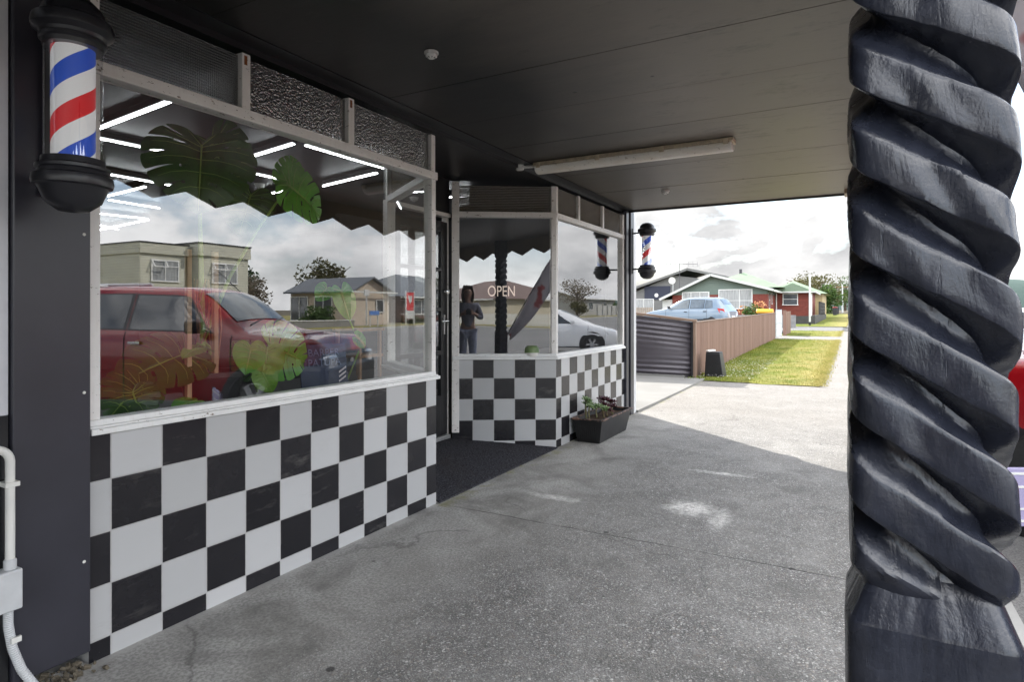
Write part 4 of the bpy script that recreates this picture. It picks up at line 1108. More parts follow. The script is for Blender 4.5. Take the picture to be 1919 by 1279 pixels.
for a, c in (((27.7,.28,.2),(27.7,.28,1.35)),((28.9,.18,.2),(28.9,.18,1.35)),((27.7,.28,1.35),(28.9,.18,1.35)),((27.7,.28,.25),(28.9,.18,.25)),((27.7,.28,.8),(28.9,.18,.8))): b.tube([a,c], .022, 8)
b.build('gate_frame', M['steel'], gt)
M['meshp'] = plain('gate_mesh', (.52,.56,.54), .5, .1, .4, .1, 8)
b = MB(); b.bar((27.72,.28,.8), (28.88,.18,.8), .008, 1.06); b.build('mesh_panel', M['meshp'], gt)
gs = thing('fence_stub', 'short length of brown board fence past the gate', 'fence', (32, .2, .17), 0, 'front boundary fences')
b = MB(); x = 31.0
while x < 33.9: b.box(x, x+.099, .22, .245, gz(x), gz(x)+1.12); x += .105
b.box(30.85, 31.0, .17, .30, .1, 1.35); b.build('fence_boards', M['boards'], gs)
M['yellow'] = plain('yellow_lid', (.75,.36,.03), .45, 0, .4, .1, 5)
yb = thing('recycling_bin', 'wheelie bin with a bright orange yellow lid poking above the brown fence', 'wheelie bin', (28.3, .75, .2))
b = MB(); b.prism([(-.24,-.26),(.24,-.26),(.24,.26),(-.24,.26)], lambda p: (28.3+p[0]*.8, .75+p[1]*.8, .2), lambda p: (28.3+p[0], .75+p[1], 1.22)); b.build('bin_body', M['charcoal'], yb, bevel=.02)
b = MB(); b.prism([(-.27,1.22),(.27,1.22),(.27,1.30),(.12,1.40),(-.16,1.40),(-.27,1.32)], lambda p: (28.3+p[0], .45, p[1]), lambda p: (28.3+p[0], 1.10, p[1])); b.build('bin_lid', M['yellow'], yb, bevel=.03)
M['bin_black'] = plain('bin_black', (.008,.008,.009), .4, 0, .4, .2, 9)
bb = thing('black_bin', 'black tapered plastic bin with a pale lid edge against the brown fence', 'bin', (12.45, -.14, .01))
b = MB(); b.prism([(-.19,-.16),(.19,-.16),(.19,.16),(-.19,.16)], lambda p: (12.45+p[0]*1.05, -.16+p[1]*1.12, .0), lambda p: (12.45+p[0]*.8, -.13+p[1]*.82, .50)); b.build('bin_body', M['bin_black'], bb, bevel=.012)
b = MB(); b.box(12.30, 12.60, -.26, .0, .502, .518); b.build('lid_rim', M['bin_black'], bb, bevel=.006)
b = MB(); b.bar((12.33,-.02,.54), (12.5,-.12,.545), .07, .03); b.build('paper_scrap', M['white_plastic'], bb, bevel=.004)

# ------------------------------------------------------------------ cars
def car_paint(name, c, rough=.22, coat=.6):
    m, nt = new_mat(name); q = NT(nt)
    x = q.bsdf(c, rough, .05, .5, q.bump(q.noise(q.obj(), 1.6, 2), .02, .05), coat); q.out(x); return m
M['car_glass'] = plain('car_glass', (.035,.04,.045), .04, 0, .9, .3, 2)
M['car_glass_light'] = plain('car_glass_light', (.11,.13,.145), .05, 0, .9, .35, 3)
M['lamp'] = plain('lamp_lens', (.60,.62,.64), .08, .3, .8, .2, 20)
M['tail'] = plain('tail_lens', (.45,.02,.02), .12, 0, .8, .2, 20)
M['rim'] = plain('alloy_rim', (.55,.56,.58), .25, .8, .5, .1, 9)
M['plate'] = plain('number_plate', (.7,.7,.68), .4)
def cr(xs, ys, x):
    """monotone-ish cubic through (xs, ys), xs descending (nose first)"""
    n = len(xs)
    if x >= xs[0]: return ys[0]
    if x <= xs[-1]: return ys[-1]
    i = max(k for k in range(n-1) if xs[k] >= x)
    x0, x1 = xs[i], xs[i+1]; t = (x-x0)/(x1-x0)
    m = lambda k: 0 if k in (0, n-1) else ((ys[k+1]-ys[k])/(xs[k+1]-xs[k]) if (ys[k+1]-ys[k])*(ys[k]-ys[k-1]) > 0 else 0)*.5 + (((ys[k]-ys[k-1])/(xs[k]-xs[k-1])) if (ys[k+1]-ys[k])*(ys[k]-ys[k-1]) > 0 else 0)*.5
    h = x1-x0; a, c = ys[i], ys[i+1]
    return (2*t**3-3*t*t+1)*a + (t**3-2*t*t+t)*h*m(i) + (-2*t**3+3*t*t)*c + (t**3-t*t)*h*m(i+1)
class Car:
    def __init__(s, name, label, cat, loc, heading, paint, st, wheels, wr, tw, glass, group=None):
        s.t = thing(name, label, cat, loc, heading, group); s.st = st; s.paint = paint
        s.xs = [k[0] for k in st]
        s.L = st[0][0]
        n = 70; b = MB(); rows = []
        for i in range(n+1):
            x = s.xs[0] + (s.xs[-1]-s.xs[0])*i/n
            half = s.section(x); ring = [(x, y, z) for y, z in half] + [(x, -y, z) for y, z in half[::-1][1:]]
            rows.append([b.bm.verts.new(p) for p in ring])
        for i in range(n):
            for j in range(len(rows[0])-1): b.bm.faces.new([rows[i][j], rows[i+1][j], rows[i+1][j+1], rows[i][j+1]])
        b.bm.faces.new(rows[0]); b.bm.faces.new(rows[-1][::-1])
        s.body = b.build('body', paint, s.t, smooth=40, xf='local')
        for wx in wheels:
            for sd in (-1, 1):
                yy = s.v(wx, 3)*sd
                b = MB(); b.lathe([(0,0),(wr+.075,0),(wr+.085,.012*sd),(0,.012*sd)], (wx, yy-.012*sd+.010*sd, wr), 30, 'y'); b.build('wheel_arch', M['black_trim'], s.t, xf='local')
                w = thing('wheel', '', '', (0,0,0)); del w['label']; del w['category']; w.parent = s.t; w.location = (wx, yy-.06*sd, wr)
                b = MB(); b.lathe([(wr*.62,-.11),(wr*.93,-.11),(wr,-.08),(wr,.08),(wr*.93,.11),(wr*.62,.11)], (0,0,0), 32, 'y'); b.build('tyre', M['tyre'], w, smooth=50, xf='local')
                b = MB(); b.lathe([(wr*.66,.095*sd),(wr*.60,.10*sd),(wr*.57,.05*sd),(0,.055*sd)], (0,0,0), 32, 'y')
                for k in range(6):
                    a = k*PI/3; b.bar((wr*.10*math.cos(a), .085*sd, wr*.10*math.sin(a)), (wr*.60*math.cos(a), .09*sd, wr*.60*math.sin(a)), wr*.20, .03, up=(0,1,0))
                b.lathe([(wr*.14,.06*sd),(wr*.14,.10*sd),(0,.105*sd)], (0,0,0), 16, 'y'); b.build('rim', M['rim'], w, smooth=40, xf='local')
    def v(s, x, k): return cr(s.xs, [q[k] for q in s.st], x)
    # station: x, zlow, zbelt, wlow, wbelt, ztop, wtop
    def section(s, x):
        zl, zb, wl, wb, zt, wt = [s.v(x, k) for k in range(1, 7)]
        wm = max(wl, wb)+.012
        return [(0, zl), (wl*.82, zl), (wl-.02, zl+.05), (wl, zl+.13), (wm, zl+(zb-zl)*.62), (wb, zb-.06), (wb-.03, zb), (wb-.03+(wt-wb+.03)*.5, zb+(zt-.07*min(1,(zt-zb)/.3)-zb)*.5), (wt, zt-.07*min(1,(zt-zb)/.3)), (wt-.07, zt-.018), (wt*.5, zt+.004), (0, zt+.012)]
    def side(s, x, k, sd, off=.006):
        zb, wb, zt, wt = s.v(x,2), s.v(x,4), s.v(x,5), s.v(x,6)
        y0, z0, y1, z1 = wb-.03, zb, wt, zt-.07*min(1,(zt-zb)/.3)
        return (x, sd*(y0+(y1-y0)*k+off), z0+(z1-z0)*k)
    def window(s, poly, mat, name='side_window', sub=6):
        """poly of (x, k) on the greenhouse side, k 0 belt .. 1 roof edge"""
        for sd in (-1, 1):
            b = MB(); pts = []
            for i in range(len(poly)):
                a, c = poly[i], poly[(i+1) % len(poly)]
                for j in range(sub): pts.append((a[0]+(c[0]-a[0])*j/sub, a[1]+(c[1]-a[1])*j/sub))
            cx = sum(p[0] for p in pts)/len(pts); ck = sum(p[1] for p in pts)/len(pts)
            for grow, off, mm, nm in ((1.07, .003, M['black_trim'], 'window_seal'), (1.0, .007, mat, name)):
                b = MB(); n_ = len(pts); rings = []
                for t_ in (1, .85, .68, .5, .32, .15):
                    rings.append([b.bm.verts.new(s.side(cx+(p[0]-cx)*grow*t_, ck+(p[1]-ck)*grow*t_, sd, off)) for p in pts])
                for A, B in zip(rings, rings[1:]):
                    for i in range(n_): b.bm.faces.new([A[i], A[(i+1) % n_], B[(i+1) % n_], B[i]])
                b.bm.faces.new(rings[-1])
                b.build(nm, mm, s.t, xf='local')
    def screen(s, xa, xb, mat, name, wk=.9, off=.010, n=8):
        """glass over the sloping top between xa and xb"""
        b = MB()
        def fn(u, v):
            x = xa+(xb-xa)*u; w = (s.v(x,6)-.05)*wk; y = w*(2*v-1)
            sec = s.section(x); half = abs(y); z = None
            for (y0, z0), (y1, z1) in zip(sec[6:], sec[7:]):
                if min(y0,y1)-1e-6 <= half <= max(y0,y1)+1e-6: z = z0+(z1-z0)*((half-y0)/(y1-y0) if abs(y1-y0) > 1e-6 else 0)
            if z is None: z = sec[-1][1]
            return (x+off*.6*(1 if xa > xb else 1)*(1 if name == 'windscreen' else -1), y, z+off)
        b.grid(fn, n, 10); b.build(name, mat, s.t, smooth=True, xf='local')
    def seam(s, x, z0=None, z1=None):
        for sd in (-1, 1):
            sec = [p for p in s.section(x)[2:7]]; pts = [(x, sd*(y+.001), z) for y, z in sec if (z0 is None or z >= z0-1e-6)]
            b = MB(); b.tube(pts, .006, 5); b.build('panel_gap', M['black_trim'], s.t, xf='local')
    def part(s, name, mat, fn, **k):
        b = MB(); fn(b); return b.build(name, mat, s.t, xf='local', **k)

# seams are added per car below
# red ute parked nose-in at an angle to the kerb
RED = car_paint('red_paint', (.23,.003,.006))
HD = math.atan2(.92, .39)
ute = Car('red_ute', 'red double cab ute with black grille parked nose in to the kerb', 'ute', (6.05, -3.25, -.12), HD, RED,
  # x, zlow, zbelt, wlow, wbelt, ztop, wtop   (origin under the nose)
  [(0.0,.50,.90,.72,.76,.95,.60),(-.10,.34,1.02,.80,.82,1.08,.70),(-.40,.30,1.07,.87,.87,1.12,.76),(-.82,.30,1.12,.88,.88,1.17,.78),(-1.02,.30,1.14,.88,.88,1.21,.74),(-1.14,.30,1.15,.88,.88,1.29,.72),(-1.66,.30,1.17,.88,.88,1.68,.64),(-2.1,.30,1.18,.88,.88,1.74,.64),(-3.35,.30,1.20,.88,.88,1.73,.64),(-3.65,.30,1.20,.88,.87,1.65,.66),(-3.85,.32,1.22,.88,.87,1.24,.80),(-5.1,.40,1.22,.87,.86,1.23,.80)],
  (-.80,-3.98), .36, .25, M['car_glass'], 'cars parked at the kerb')
ute.window([(-1.40,.06),(-1.78,.90),(-2.45,.92),(-2.45,.06)], M['car_glass']); ute.window([(-2.53,.06),(-2.53,.92),(-3.32,.88),(-3.52,.45),(-3.48,.08)], M['car_glass'])
ute.screen(-1.18,-1.63, M['car_glass_light'], 'windscreen', .97)
ute.part('grille', M['black_trim'], lambda b: (b.box(-.10,.045,-.80,.80,.55,.93), b.box(-.62,.07,-.895,.895,.26,.80)), bevel=.14)
ute.part('number_plate', M['plate'], lambda b: b.box(.10,.112,-.18,.18,.40,.52))
for sd in (-1,1):
    ute.part('headlight', M['lamp'], lambda b: b.box(-.16,.060,sd*.50,sd*.79,.70,.90), bevel=.03)
    ute.part('mirror', M['black_plastic'], lambda b: b.box(-1.58,-1.44,sd*.90,sd*1.10,1.17,1.33), bevel=.03)
    ute.part('door_handle', M['chrome'], lambda b: (b.box(-2.42,-2.27,sd*.885,sd*.915,1.04,1.07)))
    ute.part('side_trim', M['black_trim'], lambda b: b.box(-3.9,-.3,sd*.86,sd*.90,.28,.36), bevel=.01)
ute.part('bonnet_scoop', RED, lambda b: b.box(-.80,-.45,-.30,.30,1.08,1.165), bevel=.03)
ute.part('badge', M['chrome'], lambda b: (b.box(.036,.045,-.12,.12,.74,.79), b.lathe([(.07,0),(.07,.012),(0,.014)], (.036,0,.765), 20, 'x')))
ute.part('wiper', M['black_trim'], lambda b: (b.tube([(-1.10,.45,1.265),(-1.21,-.15,1.355)], .009, 6), b.tube([(-1.10,-.1,1.265),(-1.21,-.62,1.35)], .009, 6)))
ute.part('aerial', M['black_trim'], lambda b: (b.tube([(-1.75,-.62,1.62),(-2.25,-.70,2.02)], .006, 6), b.lathe([(.03,0),(.02,.04),(0,.05)], (-1.75,-.62,1.60), 10)))
ute.part('tray_rack', M['grey_plastic'], lambda b: (b.tube([(-3.95,-.75,1.1),(-3.95,-.75,1.80),(-3.95,.75,1.80),(-3.95,.75,1.1)], .025, 8), b.tube([(-3.2,-.6,1.82),(-5.0,-.75,1.82)], .025, 8), b.tube([(-3.2,.6,1.82),(-5.0,.75,1.82)], .025, 8)))

for x_ in (-1.12, -2.49, -3.42): ute.seam(x_)
WHITE = car_paint('white_paint', (.82,.83,.84))
wc = Car('white_sedan', 'white sedan parked nose in to the kerb beyond the far carved post', 'car', (19.2, -4.05, -.05), math.atan2(.92,.39), WHITE,
  [(0.0,.40,.52,.62,.66,.60,.50),(-.12,.22,.68,.78,.80,.72,.64),(-.5,.20,.79,.85,.86,.83,.72),(-.90,.20,.90,.87,.87,.95,.76),(-1.10,.20,.93,.87,.87,1.05,.74),(-1.95,.20,.95,.87,.86,1.40,.60),(-2.5,.20,.96,.87,.86,1.44,.58),(-3.3,.20,.97,.87,.86,1.42,.58),(-3.95,.20,.98,.86,.85,1.10,.66),(-4.2,.22,.98,.84,.83,1.03,.68),(-4.6,.34,.95,.78,.76,1.0,.62)],
  (-.92,-3.6), .315, .2, M['car_glass'], 'cars parked at the kerb')
wc.window([(-1.55,.08),(-2.05,.88),(-2.60,.92),(-2.60,.08)], M['car_glass']); wc.window([(-2.70,.08),(-2.70,.92),(-3.28,.88),(-3.62,.12)], M['car_glass'])
wc.screen(-1.12,-1.90, M['car_glass'], 'windscreen', .96)
for sd in (-1,1):
    wc.part('headlight', M['lamp'], lambda b: b.prism([(-.10,.58),(-.08,.66),(-.55,.74),(-.42,.62)], lambda p: (p[0], sd*(wc.v(p[0],4)-.10), p[1]), lambda p: (p[0], sd*(wc.v(p[0],4)+.012), p[1])), bevel=.01)
    wc.part('mirror', WHITE, lambda b: b.box(-1.60,-1.46,sd*.88,sd*1.06,.97,1.09), bevel=.03)
    wc.part('door_handle', WHITE, lambda b: b.box(-2.66,-2.50,sd*.875,sd*.90,.84,.87), bevel=.005)
wc.part('bumper_grille', M['black_trim'], lambda b: b.box(-.06,.015,-.45,.45,.28,.42), bevel=.02)

BLUE = car_paint('pale_blue_paint', (.17,.225,.285))
hb = Car('blue_hatchback', 'pale blue five door hatchback parked on the drive behind the brown fence', 'car', (28.0, 5.75, .40), rad(82), BLUE,
  [(0.0,.36,.56,.60,.62,.62,.48),(-.10,.22,.72,.74,.76,.76,.62),(-.4,.20,.84,.82,.83,.88,.70),(-.95,.20,.94,.84,.84,1.00,.72),(-1.12,.20,.96,.84,.84,1.06,.70),(-1.85,.20,.98,.84,.84,1.44,.60),(-2.3,.20,.99,.84,.84,1.50,.59),(-3.0,.20,1.0,.84,.83,1.49,.59),(-3.42,.20,1.01,.83,.82,1.43,.58),(-3.62,.22,1.0,.82,.80,1.20,.62),(-3.76,.30,.94,.78,.76,1.0,.62),(-3.84,.36,.86,.70,.70,.90,.56)],
  (-.72,-3.12), .30, .18, M['car_glass_light'])
hb.window([(-1.32,.08),(-1.42,.30),(-1.90,.90),(-2.18,.92),(-2.18,.08)], M['car_glass_light']); hb.window([(-2.28,.08),(-2.28,.92),(-2.84,.90),(-2.84,.08)], M['car_glass_light']); hb.window([(-2.90,.08),(-2.90,.88),(-3.16,.82),(-3.22,.12)], M['car_glass_light'])
hb.screen(-1.16,-1.80, M['car_glass_light'], 'windscreen', .96); hb.screen(-3.44,-3.62, M['car_glass_light'], 'rear_window', .9)
for sd in (-1,1):
    hb.part('tail_light', M['tail'], lambda b: b.prism([(-3.44,1.03),(-3.70,1.0),(-3.80,.70),(-3.56,.78)], lambda p: (p[0], sd*(hb.v(p[0],4)-.12), p[1]), lambda p: (p[0], sd*(hb.v(p[0],4)+.018), p[1])), bevel=.01)
    hb.part('mirror', M['black_plastic'], lambda b: b.box(-1.42,-1.32,sd*.85,sd*1.02,1.0,1.12), bevel=.03)
    hb.part('door_handle', M['black_plastic'], lambda b: (b.box(-2.15,-2.02,sd*.845,sd*.865,.86,.89), b.box(-2.98,-2.85,sd*.84,sd*.86,.88,.91)))
    hb.part('rub_strip', M['black_trim'], lambda b: b.box(-2.9,-.98,sd*.845,sd*.865,.50,.57), bevel=.005)
hb.part('number_plate', M['plate'], lambda b: b.box(-3.86,-3.845,-.2,.2,.62,.72))

for x_ in (-1.18, -2.23, -3.0): hb.seam(x_)
for x_ in (-1.05, -2.65, -3.5): wc.seam(x_)
# ------------------------------------------------------------------ buildings
def wall_mat(name, c, kind):
    m, nt = new_mat(name); q = NT(nt); v = q.pos(); x, y, z = q.sep(v)
    col = q.mix(q.ramp(q.noise(v, .7, 5), [(.35, 0.), (.7, 1.)]), tuple(k*.86 for k in c), c); nm = None
    if kind == 'brick':
        br = q.n('ShaderNodeTexBrick'); cm = q.n('ShaderNodeCombineXYZ'); q.l(q.math('ADD', x, y), cm.inputs[0]); q.l(z, cm.inputs[1]); q.l(cm.outputs[0], br.inputs['Vector'])
        br.inputs['Scale'].default_value = 1; br.inputs['Brick Width'].default_value = .24; br.inputs['Row Height'].default_value = .086; br.inputs['Mortar Size'].default_value = .008
        br.inputs['Color1'].default_value = (*c, 1); br.inputs['Color2'].default_value = (c[0]*.72, c[1]*.62, c[2]*.62, 1); br.inputs['Mortar'].default_value = (c[0]*.8+.03, c[1]*.9+.05, c[2]*.9+.05, 1)
        col = br.outputs[0]
    elif kind == 'board':
        f = q.math('FRACT', q.math('DIVIDE', z, .16)); e = q.ramp(f, [(.0, 1.), (.10, 0.)])
        col = q.mix(e, col, tuple(k*.30 for k in c)); nm = q.bump(f, .6, .02)
    elif kind == 'roof':
        f = q.math('FRACT', q.math('DIVIDE', q.math('ADD', x, q.math('MULTIPLY', y, .37)), .3)); col = q.mix(q.ramp(f, [(0., .35), (.1, 0.)]), col, tuple(k*.6 for k in c))
    elif kind == 'tileroof':
        f = q.math('FRACT', q.math('DIVIDE', z, .11)); col = q.mix(q.ramp(f, [(0., .5), (.25, 0.)]), col, tuple(k*.5 for k in c))
    q.out(q.bsdf(col, .7, 0, .3, nm)); return m
M['win_frame'] = plain('window_joinery', (.74,.74,.72), .4, 0, .4, .05)
M['house_glass'] = plain('house_glass', (.08,.09,.10), .05, 0, .9, .5, 1.2)
M['curtain'] = plain('net_curtain_glass', (.30,.31,.31), .12, 0, .7, .35, 3, vec=(3,3,.4))
M['fascia'] = plain('fascia_white', (.55,.555,.535), .5, 0, .4, .06)
M['spout'] = plain('downpipe_white', (.70,.69,.66), .5, 0, .4, .06)
def window(parent, p, d, w, h, mat, bars=(.5,), trans=None, fr=.07, sash=None):
    """window centred at p on a wall whose horizontal direction is d (outward normal = d x z); frame > pane"""
    d = Vector((*d, 0)).normalized(); n = Vector((d.y, -d.x, 0)); p = Vector(p)
    b = MB(); R = lambda s, z, o: p + d*s + Vector((0,0,z)) + n*o
    def pr(s0, s1, z0, z1, o0, o1): b.prism([(s0,z0),(s1,z0),(s1,z1),(s0,z1)], lambda q: R(q[0], q[1], o0), lambda q: R(q[0], q[1], o1))
    pr(-w/2, -w/2+fr, -h/2, h/2, .0, .06); pr(w/2-fr, w/2, -h/2, h/2, .0, .06); pr(-w/2+fr, w/2-fr, h/2-fr, h/2, 0, .06); pr(-w/2-.04, w/2+.04, -h/2-fr*.3, -h/2+fr*.7, 0, .08)
    for k in bars: pr(-w/2+w*k-fr*.35, -w/2+w*k+fr*.35, -h/2+fr*.7, h/2-fr, 0, .055)
    if trans is not None: pr(-w/2+fr, w/2-fr, -h/2+h*trans-fr*.3, -h/2+h*trans+fr*.3, 0, .052)
    f = b.build('window', M['win_frame'], parent)
    b = MB(); pr(-w/2+fr*.5, w/2-fr*.5, -h/2+fr*.5, h/2-fr*.5, .004, .022); b.build('pane', mat, f)
    if sash:
        b = MB(); s0, s1 = sash
        q0 = [R(-w/2+w*s0, h/2-fr, .06), R(-w/2+w*s1, h/2-fr, .06), R(-w/2+w*s1, h/2-fr-h*.28, .32), R(-w/2+w*s0, h/2-fr-h*.28, .32)]
        for i in range(4): b.bar(q0[i], q0[(i+1) % 4], .05, .05)
        b.build('open_sash', M['win_frame'], f)
    return f
def prism_wall(b, pts, z0, z1):
    b.prism(pts, lambda p: (p[0], p[1], z0), lambda p: (p[0], p[1], z1))
def gable(b, a, c, wid, z, rise, over=.4, th=.12):
    """gable roof with the ridge from a to c (2-D points), half width wid"""
    a = Vector(a); c = Vector(c); d = (c-a).normalized(); n = Vector((d.y, -d.x)); a = a-d*over; c = c+d*over; k = rise/wid; w = wid+over
    for sd in (-1, 1):
        q0, q1 = a+n*sd*w, c+n*sd*w; ze = z - k*over
        P = [(*a, z+rise), (*c, z+rise), (*q1, ze), (*q0, ze)]
        b.prism([0,1,2,3], lambda i: P[i], lambda i: (P[i][0], P[i][1], P[i][2]+th))
def hip(b, x0, x1, y0, y1, z, rise, over=.5):
    x0 -= over; x1 += over; y0 -= over; y1 += over; w = min(x1-x0, y1-y0)/2
    if x1-x0 >= y1-y0: r0, r1 = (x0+w, (y0+y1)/2, z+rise), (x1-w, (y0+y1)/2, z+rise)
    else: r0, r1 = ((x0+x1)/2, y0+w, z+rise), ((x0+x1)/2, y1-w, z+rise)
    A = [(x0,y0,z),(x1,y0,z),(x1,y1,z),(x0,y1,z)]
    if x1-x0 >= y1-y0: F = [[A[0],A[1],r1,r0],[A[1],A[2],r1],[A[2],A[3],r0,r1],[A[3],A[0],r0]]
    else: F = [[A[0],A[1],r0],[A[1],A[2],r1,r0],[A[2],A[3],r1],[A[3],A[0],r0,r1]]
    for f in F: b.face(f)
    b.face(A[::-1])
BR = wall_mat('red_brick', (.21,.042,.027), 'brick'); GREEN = wall_mat('sage_gable', (.17,.215,.185), 'board'); GROOF = wall_mat('green_iron_roof', (.20,.265,.185), 'roof')
# the brick house across the side street
bh = thing('brick_house', 'low red brick house with sage green gable and pale green iron roof', 'house', (58, 4, gz(56)))
X0 = 54.0; g0 = gz(X0)
b = MB(); prism_wall(b, [(X0,3.55),(X0+9,3.55),(X0+9,11.3),(X0,11.3)], g0-.3, g0+2.35); b.build('brick_wall', BR, bh)
b = MB(); prism_wall(b, [(X0+5.8,.72),(X0+14,.72),(X0+14,3.5),(X0+5.8,3.5)], g0-.3, 2.98); b.build('brick_wall', BR, bh)
ap = (7.95, 4.32); le = (12.3, 2.26); re = (3.05, 2.98)
b = MB(); b.prism([(3.55,g0+2.34),(11.3,g0+2.34),(11.3,2.72),ap,(3.55,3.1)], lambda p: (X0-.02, p[0], p[1]), lambda p: (X0+8.9, p[0], p[1]-.02)); b.build('gable_wall', GREEN, bh)
b = MB(); 
for e in (le, re): b.prism([ap, e, (e[0], e[1]-.0), (ap[0], ap[1])][:2] + [(e[0], e[1]+.11), (ap[0], ap[1]+.11)], lambda p: (X0-.55, p[0], p[1]), lambda p: (X0+9.4, p[0], p[1]))
hipb = MB()
b.prism([(.35,2.98),(2.1,3.78),(3.9,2.98)], lambda p: (X0+5.3, p[0], p[1]), lambda p: (X0+14.6, p[0], p[1]))
hip(b, X0+3.5, X0+14, 3.2, 9.5, 3.35, 1.55); b.build('roof', GROOF, bh)
b = MB()
for e in (le, re): b.bar((X0-.57, ap[0], ap[1]+.03), (X0-.57, e[0], e[1]+.03), .05, .20)
b.box(X0+5.22, X0+5.3, .35, 3.9, 2.90, 3.03); b.box(X0+5.3, X0+14.6, .27, .35, 2.90, 3.03); b.box(X0-.5, X0+5.2, 2.97, 3.05, 2.88, 3.02)
b.build('barge_board', M['fascia'], bh)
b = MB(); b.tube([(X0+5.6, 3.45, 2.95), (X0+5.6, 3.45, .4)], .06, 8); b.build('downpipe', M['spout'], bh); b = MB(); b.tube([(X0+5.7, .66, 2.95), (X0+5.7, .66, .4)], .10, 8); b.build('downpipe', M['spout'], bh)
D_ = (0, -1)
window(bh, (X0-.01, 9.3, 2.32), D_, 2.3, 1.25, M['curtain'], (.33,.66), None); window(bh, (X0-.01, 6.05, 2.30), D_, 2.7, 1.65, M['curtain'], (.62,), .42)
window(bh, (X0+5.79, 2.32, 2.35), D_, 1.25, 1.05, M['house_glass'], (), .5)
window(bh, (X0+1.4, 3.54, 2.2), (-1,0), .8, 1.4, M['house_glass'], (), .5, sash=(.0,1.0)); window(bh, (X0+3.2, 3.54, 2.4), (-1,0), .7, 1.0, M['house_glass'], (), None)
b = MB(); b.tube([(X0+6.5, 6.6, 3.9), (X0+6.5, 6.6, 5.2)], .13, 10); b.build('flue', M['black_iron'], bh)
b = MB(); prism_wall(b, [(X0+.1,11.3),(X0+6,11.3),(X0+6,12.2),(X0+.1,12.2)], g0-.3, 2.3); b.build('porch_wall', M['fascia'], bh)
bs = thing('beige_house', 'pale tan house end with green hipped roof just past the brick house', 'house', (72, 2, gz(72)))
b = MB(); prism_wall(b, [(71,.2),(82,.2),(82,6),(71,6)], .2, 3.1); b.build('wall', wall_mat('tan_wall', (.46,.36,.20), 'board'), bs)
b = MB(); hip(b, 71, 82, .2, 6, 3.1, 1.5); b.build('roof', GROOF, bs)
# grey house behind
gh = thing('grey_house', 'grey split roof house rising behind the brick house with a dish and aerial', 'house', (70, 16, gz(70)))
GW = wall_mat('grey_boards', (.20,.20,.195), 'board'); GD = wall_mat('dark_slate_panel', (.045,.05,.075), 'plain')
b = MB(); b.prism([(10.5,.3),(20.5,.3),(20.5,3.2),(15.3,5.35),(12.2,4.9),(10.5,4.5)], lambda p: (70, p[0], p[1]), lambda p: (80, p[0], p[1])); b.build('wall', GW, gh)
b = MB(); b.bar((69.5,22.6,2.95),(69.5,13.6,5.95),.3,.22); b.bar((69.5,13.6,5.95),(69.5,9.4,4.95),.3,.22)
b.prism([(22.6,2.95),(13.6,5.95),(13.6,6.1),(22.6,3.1)], lambda p: (69.4,p[0],p[1]), lambda p: (80.4,p[0],p[1])); b.prism([(13.6,5.95),(9.4,4.95),(9.4,5.1),(13.6,6.1)], lambda p: (69.4,p[0],p[1]), lambda p: (80.4,p[0],p[1])); b.build('roof', GW, gh)
b = MB(); b.box(69.93,69.99,15.6,18.6,2.6,4.15); b.build('dark_panel', GD, gh); b = MB(); b.box(69.93,69.99,10.6,12.3,4.0,4.8); b.build('dark_panel', GD, gh)
b = MB(); b.lathe([(.02,0),(.20,.02),(.23,.03),(.20,.05),(.02,.03)], (69.90,17.2,3.1), 20, 'x'); b.build('round_emblem', M['win_frame'], gh)  # round white emblem on the dark panel
window(gh, (69.98, 18.7, 1.6), D_, 2.4, 2.2, M['curtain'], (.5,))
dish = thing('satellite_dish', 'white satellite dish on a bracket above the grey house roof edge', 'satellite dish', (66, 14.6, 4.3))
b = MB(); b.lathe([(0,.12),(.18,.10),(.31,.04),(.38,0),(.31,.05),(.18,.115),(0,.14)], (66,14.4,4.55), 24, 'x'); b.build('dish', M['white_plastic'], dish, smooth=True)
b = MB(); b.tube([(66.1,14.4,4.55),(66.4,14.4,4.3),(66.4,14.4,3.2)], .04, 8); b.build('bracket', M['steel'], dish)
ant = thing('tv_aerial', 'thin television aerial on a mast above the grey house', 'aerial', (66, 14.0, 3.5))
b = MB(); b.tube([(66,13.6,3.4),(66,13.6,6.35)], .03, 6); b.build('mast', M['black_iron'], ant)
b = MB(); b.tube([(65.2,15.3,6.3),(66.8,11.9,6.3)], .02, 6)
for k in range(9):
    c = Vector((65.2+1.6*k/8, 15.3-3.4*k/8, 6.3)); b.tube([c+Vector((-.1,-.05,-.28)), c+Vector((.1,.05,.28))], .012, 5)
b.build('element', M['black_iron'], ant)

# street furniture beyond
sp = thing('sign_post', 'plain white marker post on the corner beside the brick house', 'post', (46.8, .05, gz(46.8)))
b = MB(); b.box(46.74, 46.86, -.01, .11, gz(46.8)+.25, 3.55); b.build('post', M['fascia'], sp, bevel=.01)
b = MB(); b.box(46.73, 46.87, -.02, .12, gz(46.8)-.1, gz(46.8)+.26); b.build('dark_foot', M['black_trim'], sp); b = MB(); b.box(46.73,46.87,-.02,.12,3.55,3.72); b.build('grey_cap', M['grey_plastic'], sp)
M['block'] = plain('dark_blockwork', (.06,.058,.056), .8, 0, .3, .2, 2)
bw = thing('block_wall', 'low dark block garden wall with a patterned screen panel by the brick house', 'garden wall', (62, .1, gz(62)))
b = MB(); b.box(50, 72, -.12, .10, .2, gz(55)+.62); b.box(50.0, 50.2, .1, 3.0, .2, gz(50)+.62); b.build('low_wall', M['block'], bw)
b = MB()
